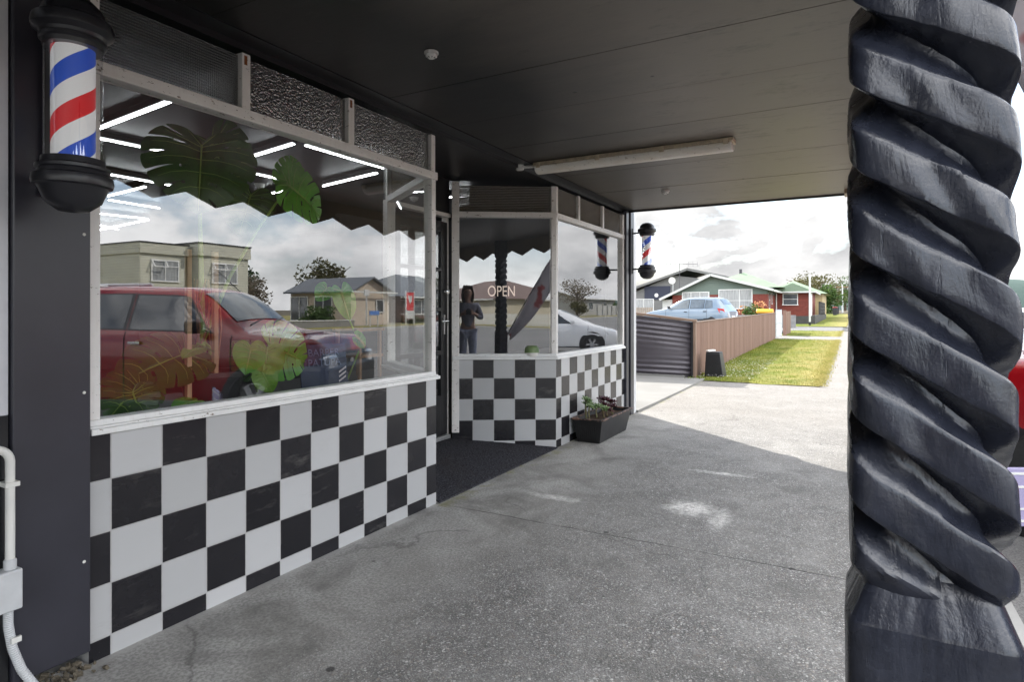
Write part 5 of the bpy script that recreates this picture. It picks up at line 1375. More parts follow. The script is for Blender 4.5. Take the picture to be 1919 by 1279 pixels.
for i in range(14):
    for j in range(3):
        b.bar((60.2+i*.7, -.02, 1.06+j*.32), (60.85+i*.7, -.02, 1.34+j*.32), .10, .05); b.bar((60.2+i*.7, .0, 1.34+j*.32), (60.85+i*.7, .0, 1.06+j*.32), .10, .05)
for xx in (60, 63.3, 66.6, 70): b.box(xx, xx+.16, -.08, .08, .3, 2.12)
b.bar((60,0,2.08),(70.1,0,2.08),.12,.08); b.build('screen_panel', M['block'], bw)
for i, (x, y, cc, lab) in enumerate(((96,-.4,'yellow','dark wheelie bin with red lid at the verge beyond the hedge'),(104,-.5,'charcoal','dark wheelie bin with black lid, further along the far verge'))):
    t = thing('wheelie_bin', lab, 'wheelie bin', (x, y, gz(x)))
    b = MB(); b.prism([(-.3,-.3),(.3,-.3),(.3,.3),(-.3,.3)], lambda p: (x+p[0]*.8, y+p[1]*.8, gz(x)), lambda p: (x+p[0], y+p[1], gz(x)+1.05)); b.build('bin_body', M['charcoal'], t, bevel=.03)
    b = MB(); b.box(x-.33,x+.33,y-.33,y+.33,gz(x)+1.06,gz(x)+1.14); b.build('bin_lid', M['tail'] if i == 0 else M['black_plastic'], t, bevel=.02)
lp = thing('power_pole', 'slim pale pole standing far along the verge', 'pole', (130, -.9, gz(130)))
b = MB(); b.tube([(130,-.9,gz(130)),(130,-.9,gz(130)+5.2)], [.16,.10], 8); b.build('shaft', M['fascia'], lp); b = MB(); b.bar((130,-1.9,gz(130)+4.8),(130,.1,gz(130)+4.8),.1,.12); b.build('crossarm', M['cane'], lp)

# ------------------------------------------------------------------ trees, hedges, shrubs
def fol_mat(name, a, b_):
    m, nt = new_mat(name); q = NT(nt); v = q.pos()
    c = q.mix(q.ramp(q.noise(v, 1.1, 4), [(.3, 0.), (.7, 1.)]), a, b_)
    c = q.mix(q.ramp(q.noise(v, 9, 3), [(.35, .5), (.6, 0.)]), c, tuple(k*.6 for k in a))
    sh = q.bsdf(c, .6, 0, .3); tr = q.n('ShaderNodeBsdfTranslucent'); q.l(c, tr.inputs[0])
    mx = q.n('ShaderNodeMixShader'); mx.inputs[0].default_value = .3; q.l(sh, mx.inputs[1]); q.l(tr.outputs[0], mx.inputs[2]); q.out(mx.outputs[0]); return m
F = {'dark': fol_mat('foliage_dark', (.025,.05,.015), (.05,.085,.025)), 'mid': fol_mat('foliage_mid', (.04,.09,.02), (.10,.16,.035)), 'lime': fol_mat('foliage_lime', (.10,.18,.02), (.22,.28,.04)),
     'olive': fol_mat('foliage_olive', (.07,.075,.025), (.15,.13,.05)), 'bare': fol_mat('foliage_bare', (.16,.13,.095), (.24,.20,.15)), 'flower': fol_mat('flower_petal', (.55,.22,.10), (.65,.38,.16))}
M['bark'] = plain('bark', (.10,.075,.055), .9, 0, .2, .3, 8, .5, 30)
def crown(b, c, R, n, size, clumps=9, seed=0, flat=1.0):
    r_ = random.Random(seed)
    cl = []
    for i in range(clumps):
        u = Vector((r_.gauss(0,1), r_.gauss(0,1), r_.gauss(0,1))).normalized()*r_.uniform(.25,.85)
        cl.append((Vector((u.x*R[0], u.y*R[1], u.z*R[2])), r_.uniform(.30,.52)))
    for i in range(n):
        cc, cr_ = cl[r_.randrange(clumps)]
        u = Vector((r_.gauss(0,1), r_.gauss(0,1), r_.gauss(0,1))).normalized()*r_.uniform(.55,1.0)
        p = Vector(c) + cc + Vector((u.x*R[0], u.y*R[1], u.z*R[2]*flat))*cr_
        d = Vector((r_.gauss(0,1), r_.gauss(0,1), r_.gauss(0,.7))).normalized(); e = d.cross(Vector((r_.gauss(0,1), r_.gauss(0,1), r_.gauss(0,1)))).normalized()
        s = size*r_.uniform(.5,1.3)
        b.face([p-d*s, p+e*s*.55, p+d*s, p-e*s*.55])
def tree(name, label, x, y, h, r, mat, n=2200, size=.16, z=None, seed=1, group='trees and bushes across the street', ck=.58, clumps=14):
    z = gz(x) if z is None else z
    t = thing(name, label, 'tree', (x, y, z), 0, group); rr = random.Random(seed)
    b = MB(); top = Vector((x+rr.uniform(-.3,.3), y+rr.uniform(-.3,.3), z+h*.7)); b.tube([(x,y,z),(x+.05,y,z+h*.35),top], [h*.035,h*.026,h*.01], 8)
    for k in range(7):
        a = k*2.4; z0 = h*rr.uniform(.3,.55); b.tube([(x,y,z+z0),(x+math.cos(a)*r*.4,y+math.sin(a)*r*.4,z+z0+h*.16),(x+math.cos(a)*r*.75,y+math.sin(a)*r*.75,z+z0+h*.27)], [h*.015,h*.01,h*.004], 6)
    b.build('trunk', M['bark'], t)
    b = MB(); crown(b, (x, y, z+h*ck), (r, r, h*(1-ck)), n, size, clumps, seed); b.build('crown', mat, t, fix=False)
    return t
def bush(name, label, x, y, z, R, mat, n, size, seed=1, cat='shrub', group=None, fl=None):
    t = thing(name, label, cat, (x, y, z), 0, group)
    b = MB(); crown(b, (x, y, z+R[2]*.85), R, n, size, 12, seed); b.build('foliage', mat, t, fix=False)
    b = MB()
    for k in range(5): b.tube([(x+.1*k*R[0]*.3,y,z-.1),(x+(k-2)*.35*R[0],y,z+R[2])], .02, 5)
    b.build('stem', M['bark'], t)
    if fl:
        b = MB(); crown(b, (x, y, z+R[2]*1.0), (R[0]*1.05, R[1]*1.05, R[2]*1.05), fl, size*.9, 10, seed+5); b.build('flowers', F['flower'], t, fix=False)
    return t
bush('garden_shrub', 'lime green shrub showing between the far barber pole and the grey house', 44, 14.6, .3, (1.1,1.4,1.25), F['lime'], 1600, .13, 3)
bush('flower_bush', 'orange flowering shrub at the nose of the blue hatchback', 25.5, 5.9, .35, (.5,.6,.55), F['mid'], 500, .07, 4, 'shrub', None, 320)
bush('flower_bush', 'pale flowering bush in front of the brick house window', 43.5, 3.3, .6, (.7,.8,.7), F['mid'], 700, .09, 5, 'shrub', None, 420)
# timber paling behind
pf = thing('paling_fence', 'weathered low timber fence beside the lime green shrub', 'fence', (42, 12, .3))
b = MB(); y = 9.6
while y < 15: b.box(42, 42.03, y, y+.12, .3, 1.55); y += .15
b.build('fence_palings', plain('weathered_timber', (.30,.25,.20), .85, 0, .2, .25, 3), pf)
gw = thing('garden_edging', 'grey retaining edge under the flowering bush', 'garden wall', (42.6, 3, .4))
b = MB(); b.box(42.2, 42.4, .6, 7.5, .2, 1.05); b.build('edging_board', plain('edging_grey', (.22,.215,.21), .8, 0, .2, .2, 3), gw)
G1 = 'trees beyond the brick house'
for i, (x, y, h, r, mm, lab) in enumerate(((112,4.5,6.0,3.6,'olive','broad olive tree beyond the tan house, paler and lower than its neighbours'),(122,1.6,5.0,2.6,'mid','small mid green tree closest to the far pole'),(150,6,9.5,6,'olive','tall olive brown tree crown topping the far tree line'),(170,-1,9.0,6,'mid','distant bushy green tree nearest the big post edge'),(135,3.0,7.0,4.6,'olive','mid height olive tree standing between the far pole and the tan house'),(150,-14,9.5,5.5,'olive','olive tree across the road beyond the red ute'),(105,9,5.2,3.4,'dark','dark dense tree right behind the tan house roof'))):
    tree('street_tree', lab, x, y, h, r, F[mm], 2400, .26 if x > 120 else .2, None, i+11, G1, .5)
bush('clipped_hedge', 'clipped dark green hedge block at the far verge before the bins', 90, .9, gz(90)-.1, (1.6,1.0,.95), F['mid'], 2000, .12, 8, 'hedge')
# far low hills
b = MB()
M['hill'] = plain('far_hill', (.07,.10,.09), .9, 0, .1, .25, .01, coord='pos')
b.grid(lambda u, v: (640+60*v, -400+800*u, -12 + (34+16*noise.noise((u*6,.3,.7))+7*noise.noise((u*19,1,0)))*math.sin(min(v*1.0,1)*PI/2)), 90, 6); struct(b.build('hills', M['hill'], fix=False, smooth=True))
# ------------------------------------------------------------------ across the street (seen mirrored in the windows)
RN = 'houses across the street'
CRM = wall_mat('cream_weatherboard', (.62,.61,.50), 'board'); GRY = wall_mat('grey_cladding', (.42,.42,.40), 'plain')  # GRY is a plain grey cladding colour
ch2 = thing('cream_building', 'tall cream weatherboard building in two flat roofed blocks, opposite the shop', 'building', (23, -35, 0), 0, RN)
b = MB(); prism_wall(b, [(19.9,-32.0),(22.55,-32.0),(22.55,-42),(19.9,-42)], -.2, 4.55); prism_wall(b, [(23.0,-31.4),(26.4,-31.4),(26.4,-41),(23.0,-41)], -.2, 4.6); b.build('weatherboard_wall', CRM, ch2)
b = MB(); prism_wall(b, [(22.56,-33),(22.99,-33),(22.99,-40),(22.56,-40)], -.2, 4.4); b.build('recess_wall', wall_mat('recess_green', (.06,.09,.05), 'plain'), ch2)
b = MB(); prism_wall(b, [(19.8,-31.85),(22.65,-31.85),(22.65,-42.2),(19.8,-42.2)], 4.56, 5.15); prism_wall(b, [(22.9,-31.25),(26.5,-31.25),(26.5,-41.2),(22.9,-41.2)], 4.61, 5.35); b.build('parapet', CRM, ch2)
b = MB(); b.box(19.75,22.7,-42.3,-31.8,5.151,5.21); b.box(22.85,26.55,-41.3,-31.2,5.351,5.41); b.box(23.0,26.38,-31.39,-31.30,2.25,2.36); b.build('dark_trim', M['black_trim'], ch2)
window(ch2, (21.3,-31.99,3.62), (-1,0), 1.65, 1.25, M['curtain'], (.5,), .70, sash=(.5,.97)); window(ch2, (24.7,-31.39,3.62), (-1,0), 1.75, 1.25, M['curtain'], (.5,), .70, sash=(.5,.97)); window(ch2, (24.7,-31.39,1.2), (-1,0), 1.8, 1.3, M['house_glass'], (.5,), .7)
b = MB(); prism_wall(b, [(10,-40),(19.7,-40),(19.7,-50),(10,-50)], -.2, 4.6); b.build('side_wing', GRY, ch2)
window(ch2, (18.0,-39.98,3.6), (-1,0), 1.8, 1.0, M['house_glass'], (.33,.66), None)

def cottage(label, x0, x1, y0, y1, h, rise, wall, roof, axis='x', hipped=False, wins=(), side=None, group=RN):
    t = thing('street_house', label, 'house', ((x0+x1)/2, (y0+y1)/2, gz(x0)), 0, group); g = gz(x0)
    b = MB(); prism_wall(b, [(x0,y0),(x1,y0),(x1,y1),(x0,y1)], g-.4, g+h); b.build('wall', wall, t)
    b = MB()
    if hipped: hip(b, x0, x1, y0, y1, g+h-.02, rise)
    elif axis == 'x': gable(b, (x0,(y0+y1)/2), (x1,(y0+y1)/2), (y1-y0)/2, g+h, rise)
    else: gable(b, ((x0+x1)/2,y0), ((x0+x1)/2,y1), (x1-x0)/2, g+h, rise)
    b.build('roof', roof, t)
    if not hipped:
        b = MB()
        if axis == 'x':
            for xx in (x0, x1-.08): b.prism([(y0,g+h),(y1,g+h),((y0+y1)/2,g+h+rise)], lambda p: (xx,p[0],p[1]), lambda p: (xx+.08,p[0],p[1]))
        else:
            for yy in (y0, y1-.08): b.prism([(x0,g+h),(x1,g+h),((x0+x1)/2,g+h+rise)], lambda p: (p[0],yy,p[1]), lambda p: (p[0],yy+.08,p[1]))
        b.build('gable_end', wall, t)
    for (p, d, w, hh, mm, bars) in wins: window(t, (p[0],p[1],g+p[2]), d, w, hh, mm, bars)
    b = MB(); b.bar((x0-.45,y1+.52,g+h-.1),(x1+.45,y1+.52,g+h-.1),.1,.12); b.build('gutter', M['fascia'], t)
    return t
BEI = wall_mat('beige_stucco', (.52,.44,.35), 'plain'); SLATE = wall_mat('slate_roof', (.13,.14,.155), 'roof'); BRN = wall_mat('brown_tile_roof', (.17,.115,.10), 'tileroof'); DBR = wall_mat('dark_brick', (.12,.06,.045), 'brick')
WRF = wall_mat('pale_iron_roof', (.50,.50,.50), 'roof'); CRW = wall_mat('cream_wall', (.58,.53,.42), 'plain'); LG = wall_mat('light_grey_wall', (.40,.40,.39), 'board'); GRF = wall_mat('grey_green_roof', (.17,.21,.18), 'roof')
cottage('beige garage like house with slate grey gable roof across the street', 34.4, 38.7, -36.6, -30.2, 2.65, 1.0, BEI, SLATE, 'y', False, (((34.38,-35.6,1.3),(0,-1),1.9,1.9,M['house_glass'],(.5,)),((34.38,-33.0,1.3),(0,-1),1.9,1.9,M['house_glass'],(.5,)),((37.6,-30.18,1.5),(-1,0),.9,1.0,M['house_glass'],())))
cottage('dark brick house under a broad slate grey hipped roof beside the beige house', 41.5, 54, -40, -31, 2.35, 2.2, DBR, SLATE, 'x', True, (((44,-30.98,1.4),(-1,0),2.2,1.3,M['house_glass'],(.5,)),((49,-30.98,1.4),(-1,0),2.2,1.3,M['house_glass'],(.5,))))
cottage('cream cottage with grey green roof far along the opposite side', 60, 71, -39, -31, 2.6, 1.9, CRW, GRF, 'x', True, (((64,-30.98,1.5),(-1,0),1.8,1.2,M['house_glass'],(.5,)),((68,-30.98,1.5),(-1,0),1.8,1.2,M['curtain'],(.5,))))
cottage('low light grey house with pale iron roof, furthest along the opposite side', 82, 98, -41, -32, 2.6, 1.3, LG, WRF, 'x', False, (((87,-31.98,1.5),(-1,0),1.6,1.2,M['house_glass'],(.5,)),((93,-31.98,1.5),(-1,0),1.6,1.2,M['house_glass'],(.5,))))
cottage('cream house with wide brown tiled roof diagonally across the road', -52, -38, -40, -30, 2.5, 2.1, CRW, BRN, 'x', True, (((-44,-29.98,1.4),(-1,0),2.4,1.3,M['house_glass'],(.5,)),((-37.98,-35,1.4),(0,1),2.2,1.3,M['curtain'],(.5,))))
cottage('white hipped house beside the brown roofed house', -36.5, -27.5, -42, -33.5, 2.4, 2.0, CRW, WRF, 'x', True, (((-32,-33.48,1.4),(-1,0),2.2,1.3,M['house_glass'],(.5,)),((-27.48,-37,1.4),(0,1),2.0,1.2,M['house_glass'],(.5,))))
cottage('dark roofed long building behind the white hipped house', -34, -18, -60, -48, 3.4, 2.2, GRY, SLATE, 'x', False)
tree('bare_tree', 'beige bare twigged tree beside the cream weatherboard building', 30.5, -36.5, 4.6, 2.2, F['bare'], 2200, .11, 0, 31)
tree('conifer', 'dark conifer poking above the beige house roof', 37, -46, 6.2, 1.6, F['dark'], 1500, .16, 0, 32, ck=.5)
tree('street_tree', 'dark bushy tree behind the dark brick house', 47.5, -46, 7.6, 3.2, F['olive'], 2200, .2, 0, 33, 'trees and bushes across the street')
tree('bare_tree', 'spreading bare tree in front of the low light grey house', 79, -30.8, 5.4, 3.4, F['bare'], 1700, .13, None, 34, ck=.62)
tree('street_tree', 'rounded dark tree behind the grey green roofed cottage', 76, -48, 7.5, 4.5, F['dark'], 2200, .24, None, 35, 'trees and bushes across the street')
tree('conifer', 'slim distant conifer behind the cream weatherboard building', 30.5, -52, 6.8, 1.6, F['dark'], 1200, .18, 0, 36, ck=.5)
tree('street_tree', 'wide green tree behind the brown tiled roof', -50, -58, 6.5, 5, F['mid'], 1800, .3, 0, 37, 'trees and bushes across the street')
bush('clipped_hedge', 'rounded bright green hedge in front of the beige house windows', 30.8, -29.9, 0, (1.9,1.0,.95), F['mid'], 2400, .10, 41, 'hedge')
bush('garden_shrub', 'low dark shrubs below the beige house gable', 41.2, -29.6, 0, (1.3,.8,.45), F['dark'], 900, .09, 42)
bush('garden_shrub', 'green shrub at the end of the grey fence across the street', 93.5, -29.6, gz(93), (1.7,1.0,1.2), F['mid'], 1300, .14, 43)
bush('garden_shrub', 'dark red brown bush beside the bare tree across the street', 76.5, -29.6, gz(76), (1.8,1.2,1.2), F['olive'], 1300, .14, 44)
lw = thing('garden_wall', 'low pale front wall below the hedge across the street', 'garden wall', (29, -29, 0))
b = MB(); b.box(24, 33.0, -28.75, -28.55, -.1, .62); b.build('wall', M['slab'], lw); b = MB(); b.box(23.95, 33.05, -28.8, -28.5, .621, .68); b.build('coping', M['fascia'], lw)
gf = thing('grey_fence', 'plain grey front fence across the street beside the green shrub', 'fence', (87, -29, gz(87)))
b = MB(); b.box(82, 92, -29.1, -29.0, gz(82)-.2, gz(87)+1.5); b.build('fence_panel', LG, gf); b = MB()
for x in range(82, 93, 2): b.box(x-.06, x+.06, -28.99, -28.9, gz(x)-.2, gz(x)+1.58)
b.build('fence_post', LG, gf)
wf = thing('picket_fence', 'white picket front fence before the brown tiled roof house', 'fence', (-38, -28.9, 0))
b = MB(); x = -50.0
while x < -27: b.box(x, x+.09, -28.95, -28.92, 0, 1.05); x += .18
b.bar((-50,-28.97,.3),(-27,-28.97,.3),.04,.08); b.bar((-50,-28.97,.8),(-27,-28.97,.8),.04,.08); b.build('pickets', M['fascia'], wf)
M['blue_sign'] = plain('sign_blue', (.10,.20,.45), .4, 0, .4, .05); M['red_sign'] = plain('sign_red', (.55,.05,.05), .4, 0, .4, .08)
ss = thing('street_sign', 'small blue sign board on two white legs across the street', 'street sign', (33.4, -27, 0))
b = MB(); b.box(32.9, 33.9, -27.05, -27.0, 1.02, 1.32); b.build('sign_board', M['blue_sign'], ss, bevel=.01)
for xx in (33.0, 33.8): b = MB(); b.tube([(xx,-27.06,-.1),(xx,-27.06,1.3)], .05, 8); b.build('leg', M['fascia'], ss)
sl2 = thing('white_post', 'tall slim white post with double head behind the blue street sign', 'post', (34.0, -28.3, 0))
b = MB(); b.tube([(34.0,-28.3,0),(34.0,-28.3,2.7)], .06, 8); b.build('shaft', M['fascia'], sl2); b = MB(); b.box(33.75,34.25,-28.36,-28.24,2.4,2.85); b.build('head', M['fascia'], sl2, bevel=.03)
rs = thing('estate_sign', 'red and white upright sign panel with a pale heart shield across the street', 'sign', (37.6, -27.2, 0))
b = MB(); b.box(37.2, 38.1, -27.25, -27.2, 1.35, 2.75); b.build('red_panel', M['red_sign'], rs); b = MB(); b.box(37.2, 38.1, -27.25, -27.2, .72, 1.34); b.build('white_panel', M['fascia'], rs)
b = MB(); b.prism([(-.26,.30),(-.13,.36),(0,.28),(.13,.36),(.26,.30),(.18,-.05),(0,-.34),(-.18,-.05)], lambda p: (37.65+p[0], -27.198, 2.15+p[1]), lambda p: (37.65+p[0], -27.186, 2.15+p[1])); b.build('shield_emblem', M['fascia'], rs)
for xx in (37.15, 38.15): b = MB(); b.box(xx-.04, xx+.04, -27.28, -27.19, -.1, 2.85); b.build('leg', M['fascia'], rs)

# ------------------------------------------------------------------ flag banner and pavement sign at the kerb
fl = thing('feather_banner', 'leaning grey feather banner with faded lettering at the kerb behind the camera', 'banner', (.47, -2.95, 0))
b = MB(); b.lathe([(0,0),(.20,0),(.20,.03),(.05,.05),(.03,.20),(0,.2)], (.20,-2.85,0), 20); b.build('base', M['black_iron'], fl)
fp = [(.20,-2.85,.1),(.50,-2.87,.62),(.86,-2.89,1.06),(1.30,-2.90,1.55),(1.78,-2.90,2.05),(2.2,-2.9,2.40),(2.45,-2.9,2.52)]
b = MB(); b.tube(fp, .010, 8); b.build('pole', M['black_trim'], fl)
def ban_mat():
    m, nt = new_mat('banner_cloth'); q = NT(nt); v = q.pos()
    c = q.mix(q.ramp(q.noise(v, 2.2, 3), [(.4, 0.), (.6, 1.)]), (.50,.49,.51), (.62,.60,.62)); c = q.mix(q.ramp(q.noise(v, 4.5, 2), [(.56, 0.), (.62, .8)]), c, (.45,.12,.12))
    tr = q.n('ShaderNodeBsdfTranslucent'); q.l(c, tr.inputs[0]); mx = q.n('ShaderNodeMixShader'); mx.inputs[0].default_value = .6
    q.l(q.bsdf(c, .8, 0, .2), mx.inputs[1]); q.l(tr.outputs[0], mx.inputs[2]); q.out(mx.outputs[0]); return m
b = MB()
def banf(u, v):
    i = 1.6+v*4.2; k = int(min(i, 5)); f = i-k; a = Vector(fp[k]).lerp(Vector(fp[k+1]), f)
    w = .36*math.sin(PI*(.10+.86*v))**.7
    return (a.x + w*u*.70, a.y - .03*math.sin(u*5+v*7), a.z - w*u*.70)
b.grid(banf, 8, 24); o = b.build('banner_cloth', ban_mat(), fl, smooth=True, fix=False); so = o.modifiers.new('s', 'SOLIDIFY'); so.thickness = .004
M['lav'] = plain('lavender_panel', (.27,.245,.38), .5, 0, .4, .06)
ab = thing('pavement_sign', 'low lavender sign board with white line lettering at the kerb past the big post', 'pavement sign', (4.15, -3.27, -.12), rad(-62))
b = MB(); b.box(-.30, .30, -.012, .012, .30, .61); b.build('sign_panel', M['lav'], ab, xf='local', bevel=.006)
for sx in (-.26, .26):
    b = MB(); b.box(sx-.015, sx+.015, -.16, .16, 0, .03); b.box(sx-.015, sx+.015, -.014, .014, .03, .62); b.build('leg', M['black_trim'], ab, xf='local')
b = MB()
for (x0, x1, z0, z1) in ((-.26,.26,.575,.588),(-.26,.26,.325,.338),(-.26,-.247,.338,.575),(.247,.26,.338,.575),(-.15,.15,.505,.517),(-.15,-.137,.40,.505),(.137,.15,.40,.505),(-.15,.15,.39,.40)):
    b.box(x0, x1, -.0150, -.0122, z0, z1)
b.build('line_art', M['fascia'], ab, xf='local')

# ------------------------------------------------------------------ the photographer, mirrored in the angled pane
def skinned(name, chains, mat, parent, sub=2, root=0):
    me = bpy.data.meshes.new(name); o = bpy.data.objects.new(name, me); COL.objects.link(o)
    verts, edges, radii, idx = [], [], [], {}
    for ch_ in chains:
        prev = None
        for key, p, r in ch_:
            if key in idx: i = idx[key]
            else: i = len(verts); idx[key] = i; verts.append(p); radii.append(r)
            if prev is not None and prev != i: edges.append((prev, i))
            prev = i
    me.from_pydata(verts, edges, []); me.update()
    o.modifiers.new('skin', 'SKIN'); sk = me.skin_vertices[0].data
    for i, r in enumerate(radii): sk[i].radius = r if isinstance(r, tuple) else (r, r)
    sk[root].use_root = True
    s = o.modifiers.new('sub', 'SUBSURF'); s.levels = s.render_levels = sub
    me.materials.append(mat); o.parent = parent; 
    return o
M['skin'] = plain('skin', (.50,.30,.22), .5, 0, .4, .06); M['navy'] = plain('grey_top', (.24,.24,.28), .85, 0, .2, .2, 12); M['hair'] = plain('brown_hair', (.12,.085,.06), .6, 0, .4, .3, 40); M['jean'] = plain('pale_trousers', (.42,.45,.56), .85, 0, .2, .2, 14)
HDG = math.atan2(.484, .875)
pe = thing('person', 'person in a grey top and pale trousers holding a camera at chest height', 'person', (-.27, -2.64, 0), HDG)
# local frame: +x forwards (view direction), +y to the left, z up
ch_ = []
for sd, n_ in ((1,'l'),(-1,'r')):
    ch_.append([('pel',(0,0,.98),(.15,.11)),('hip'+n_,(0,.09*sd,.92),.10),('kn'+n_,(.02,.10*sd,.50),.062),('an'+n_,(-.01,.105*sd,.09),.042),('to'+n_,(.13,.12*sd,.04),.036)])
ch_.append([('pel',(0,0,.98),(.15,.11)),('wa',(0,0,1.12),(.14,.10)),('ch',(.0,0,1.32),(.165,.115)),('nk0',(.0,0,1.47),(.075,.07)),('nk',(.01,0,1.54),.054),('hd0',(.03,0,1.60),(.070,.078)),('hd1',(.03,0,1.68),(.082,.094)),('hd2',(.02,0,1.75),(.062,.075))])
for sd, n_ in ((1,'l'),(-1,'r')):
    ch_.append([('ch',(.0,0,1.32),(.165,.115)),('sh'+n_,(-.01,.175*sd,1.42),.062),('el'+n_,(.05,.27*sd,1.17),.045),('wr'+n_,(.175,.105*sd,1.27),.03),('ha'+n_,(.205,.085*sd,1.29),(.028,.036))])
body = skinned('body', ch_, M['skin'], pe, 2, 0)
# clothes follow the same joints a little larger
tp = [[('pel',(0,0,.96),(.168,.128)),('wa',(0,0,1.12),(.152,.112)),('ch',(.0,0,1.32),(.178,.127)),('nk0',(.0,0,1.455),(.09,.08))]]
for sd, n_ in ((1,'l'),(-1,'r')): tp.append([('ch',(.0,0,1.32),(.178,.127)),('sh'+n_,(-.01,.178*sd,1.42),.074),('el'+n_,(.05,.27*sd,1.17),.057),('fa'+n_,(.13,.16*sd,1.235),.045)])
skinned('top', tp, M['navy'], pe, 2, 0)
tr = []
for sd, n_ in ((1,'l'),(-1,'r')): tr.append([('pel',(0,0,.97),(.163,.122)),('hip'+n_,(0,.09*sd,.90),.112),('kn'+n_,(.02,.10*sd,.50),.078),('cu'+n_,(-.005,.105*sd,.13),.066)])
skinned('trousers', tr, M['jean'], pe, 2, 0)
b = MB(); b.grid(lambda u, v: ((.012 - .105*math.sin(PI*(.06+.62*v))*math.cos((u-.5)*PI*1.15)), .098*math.sin((u-.5)*PI*1.15)*math.sin(PI*(.12+.70*v))**.6, 1.80-.30*v - .012*math.sin(u*30)), 28, 14); o = b.build('hair', M['hair'], pe, smooth=True, xf='local', fix=False); so = o.modifiers.new('s', 'SOLIDIFY'); so.thickness = .03; so.offset = 1
b = MB(); b.lathe([(0,.012),(.012,.008),(.013,-.006),(0,-.012)], (.112,0,1.655), 12)
b.build('nose', M['skin'], pe, smooth=True, xf='local')
b = MB()
for sd in (-1, 1): b.lathe([(0,.011),(.010,.005),(.010,-.005),(0,-.011)], (.098,.033*sd,1.69), 12)
b.build('eye', M['black_trim'], pe, smooth=True, xf='local')
b = MB(); b.box(.098,.112,-.024,.024,1.610,1.622); b.build('mouth', plain('lips', (.40,.16,.14), .5, 0, .3, .05), pe, bevel=.004, xf='local')
for sd in (-1, 1):
    b = MB(); b.lathe([(0,-.008),(.022,-.006),(.028,0),(.02,.008),(0,.006)], (.015,.093*sd,1.67), 14, 'y'); b.build('ear', M['skin'], pe, smooth=True, xf='local')
    for k in range(5):
        z = 1.33 - k*.020; L = (.05,.058,.062,.058,.046)[k]
        if k == 0: pts = [(.205,.085*sd,1.30),(.20,.062*sd,1.335),(.205,.045*sd,1.345)]
        else: pts = [(.212,.09*sd,z),(.232,.074*sd,z),(.238,.074*sd-.02*sd,z-.002),(.236,.05*sd,z-.003)]
        b = MB(); b.tube(pts, [.0095,.009,.008,.007][:len(pts)], 8); b.build('finger', M['skin'], pe, smooth=True, xf='local')
cm = thing('camera_in_hand', 'black camera held in both hands by the mirrored person', 'camera', (0,0,0), 0); cm.location = pe.location; cm.rotation_euler = pe.rotation_euler
b = MB(); b.box(.17,.225,-.065,.065,1.245,1.335); b.box(.175,.22,-.03,.03,1.336,1.365); b.build('camera_body', M['black_plastic'], cm, bevel=.01, xf='local')
b = MB(); b.lathe([(0,0),(.036,0),(.036,.035),(.033,.04),(0,.036)], (.226,0,1.288), 24, 'x'); b.build('lens', M['black_trim'], cm, smooth=40, xf='local')

# ------------------------------------------------------------------ sky, sun, camera
SUN = Vector((.51, .586, .629)).normalized()
el = math.asin(SUN.z); az = math.atan2(SUN.x, SUN.y)
w = bpy.data.worlds.new('World'); S.world = w; w.use_nodes = True
nt = w.node_tree; nt.nodes.clear(); q = NT(nt)
sk = q.n('ShaderNodeTexSky'); sk.sky_type = 'NISHITA'; sk.sun_disc = False; sk.sun_elevation = el; sk.sun_rotation = az; sk.altitude = 10; sk.dust_density = 1.0
b1 = q.n('ShaderNodeBackground'); q.l(sk.outputs[0], b1.inputs[0]); b1.inputs[1].default_value = SKY_STRENGTH = .11
tc = q.n('ShaderNodeTexCoord'); d = tc.outputs['Generated']; x, y, z = q.sep(d)
zc = q.math('MAXIMUM', z, 0.0)
p = q.scale(d, (2.9, 2.9, 6.2))
n1 = q.noise(p, 1.0, 9, .55, .15)
off = q.n('ShaderNodeVectorMath'); off.operation = 'ADD'; q.l(p, off.inputs[0]); off.inputs[1].default_value = (.10*SUN.x, .10*SUN.y, .26)
n2 = q.noise(off.outputs[0], 1.0, 9, .55, .15)
mask = q.ramp(n1, [(.41, 0.), (.52, 1.)])
mask = q.math('MAXIMUM', mask, q.ramp(zc, [(.03, 1.), (.20, .0)]))
lit = q.math('MULTIPLY_ADD', q.math('SUBTRACT', n1, n2), 4.2, .55, True)      # denser towards the sun side = shaded
thick = q.ramp(n1, [(.46, 0.), (.70, 1.)])
shade = q.math('MULTIPLY_ADD', q.math('SUBTRACT', 1.0, lit), .62, .0)
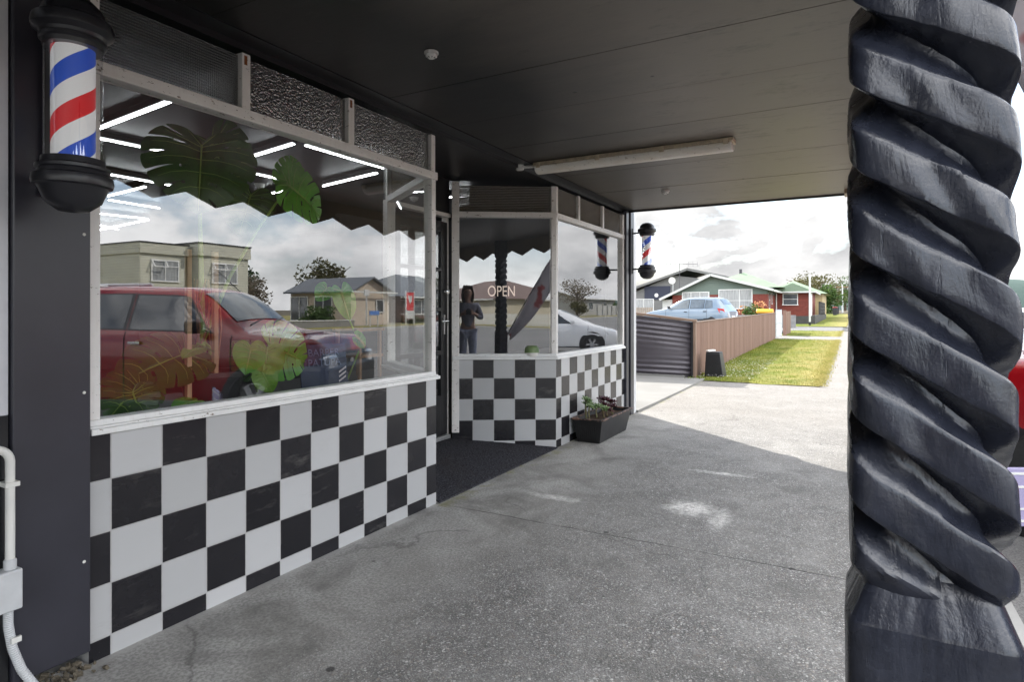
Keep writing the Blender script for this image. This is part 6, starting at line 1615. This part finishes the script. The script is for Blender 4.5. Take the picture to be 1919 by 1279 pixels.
shade = q.math('ADD', shade, q.math('MULTIPLY', q.math('SUBTRACT', q.noise(p, 2.2, 7, .6), .5), 1.5), None, True)
cc = q.mix(shade, (1.25,1.24,1.23), (.40,.415,.44))
dot = q.n('ShaderNodeVectorMath'); dot.operation = 'DOT_PRODUCT'; q.l(d, dot.inputs[0]); dot.inputs[1].default_value = SUN
glow = q.ramp(q.math('MULTIPLY_ADD', dot.outputs['Value'], .5, .5), [(.25, 1.25), (.60, .95), (.76, .30), (1.0, .34)])
b2 = q.n('ShaderNodeBackground'); q.l(cc, b2.inputs[0]); q.l(q.math('MULTIPLY', q.math('MULTIPLY', glow, q.ramp(zc, [(.20, .42), (.60, 1.0)])), 1.6), b2.inputs[1])
mx = q.n('ShaderNodeMixShader'); q.l(mask, mx.inputs[0]); q.l(b1.outputs[0], mx.inputs[1]); q.l(b2.outputs[0], mx.inputs[2])
wo = q.n('ShaderNodeOutputWorld'); q.l(mx.outputs[0], wo.inputs[0])
L = bpy.data.lights.new('sun', 'SUN'); L.energy = 2.0; L.angle = rad(.5); L.color = (1,.955,.88)
lo = bpy.data.objects.new('sun', L); COL.objects.link(lo); lo.rotation_euler = SUN.to_track_quat('Z', 'Y').to_euler()

cam = bpy.data.cameras.new('camera'); co = bpy.data.objects.new('camera', cam); COL.objects.link(co)
cam.sensor_width = 36; cam.lens = 36*1153.6/1919; cam.shift_x = 0.0; cam.shift_y = -(639.5-582.9)/1919
cam.clip_start = .02; cam.clip_end = 3000
co.location = (0, -2.491, 1.32); co.rotation_euler = (rad(90), 0, .50487 - PI/2)
S.camera = co
S.view_settings.view_transform = 'Standard'; S.view_settings.look = 'None'; S.view_settings.exposure = 2.08; S.view_settings.gamma = 1; S.view_settings.use_curve_mapping = False
S.cycles.max_bounces = 10; S.cycles.diffuse_bounces = 4; S.cycles.glossy_bounces = 5; S.cycles.transmission_bounces = 6; S.cycles.transparent_max_bounces = 14
S.cycles.caustics_reflective = False; S.cycles.caustics_refractive = False; S.cycles.sample_clamp_indirect = 6
S.cycles.use_denoising = True
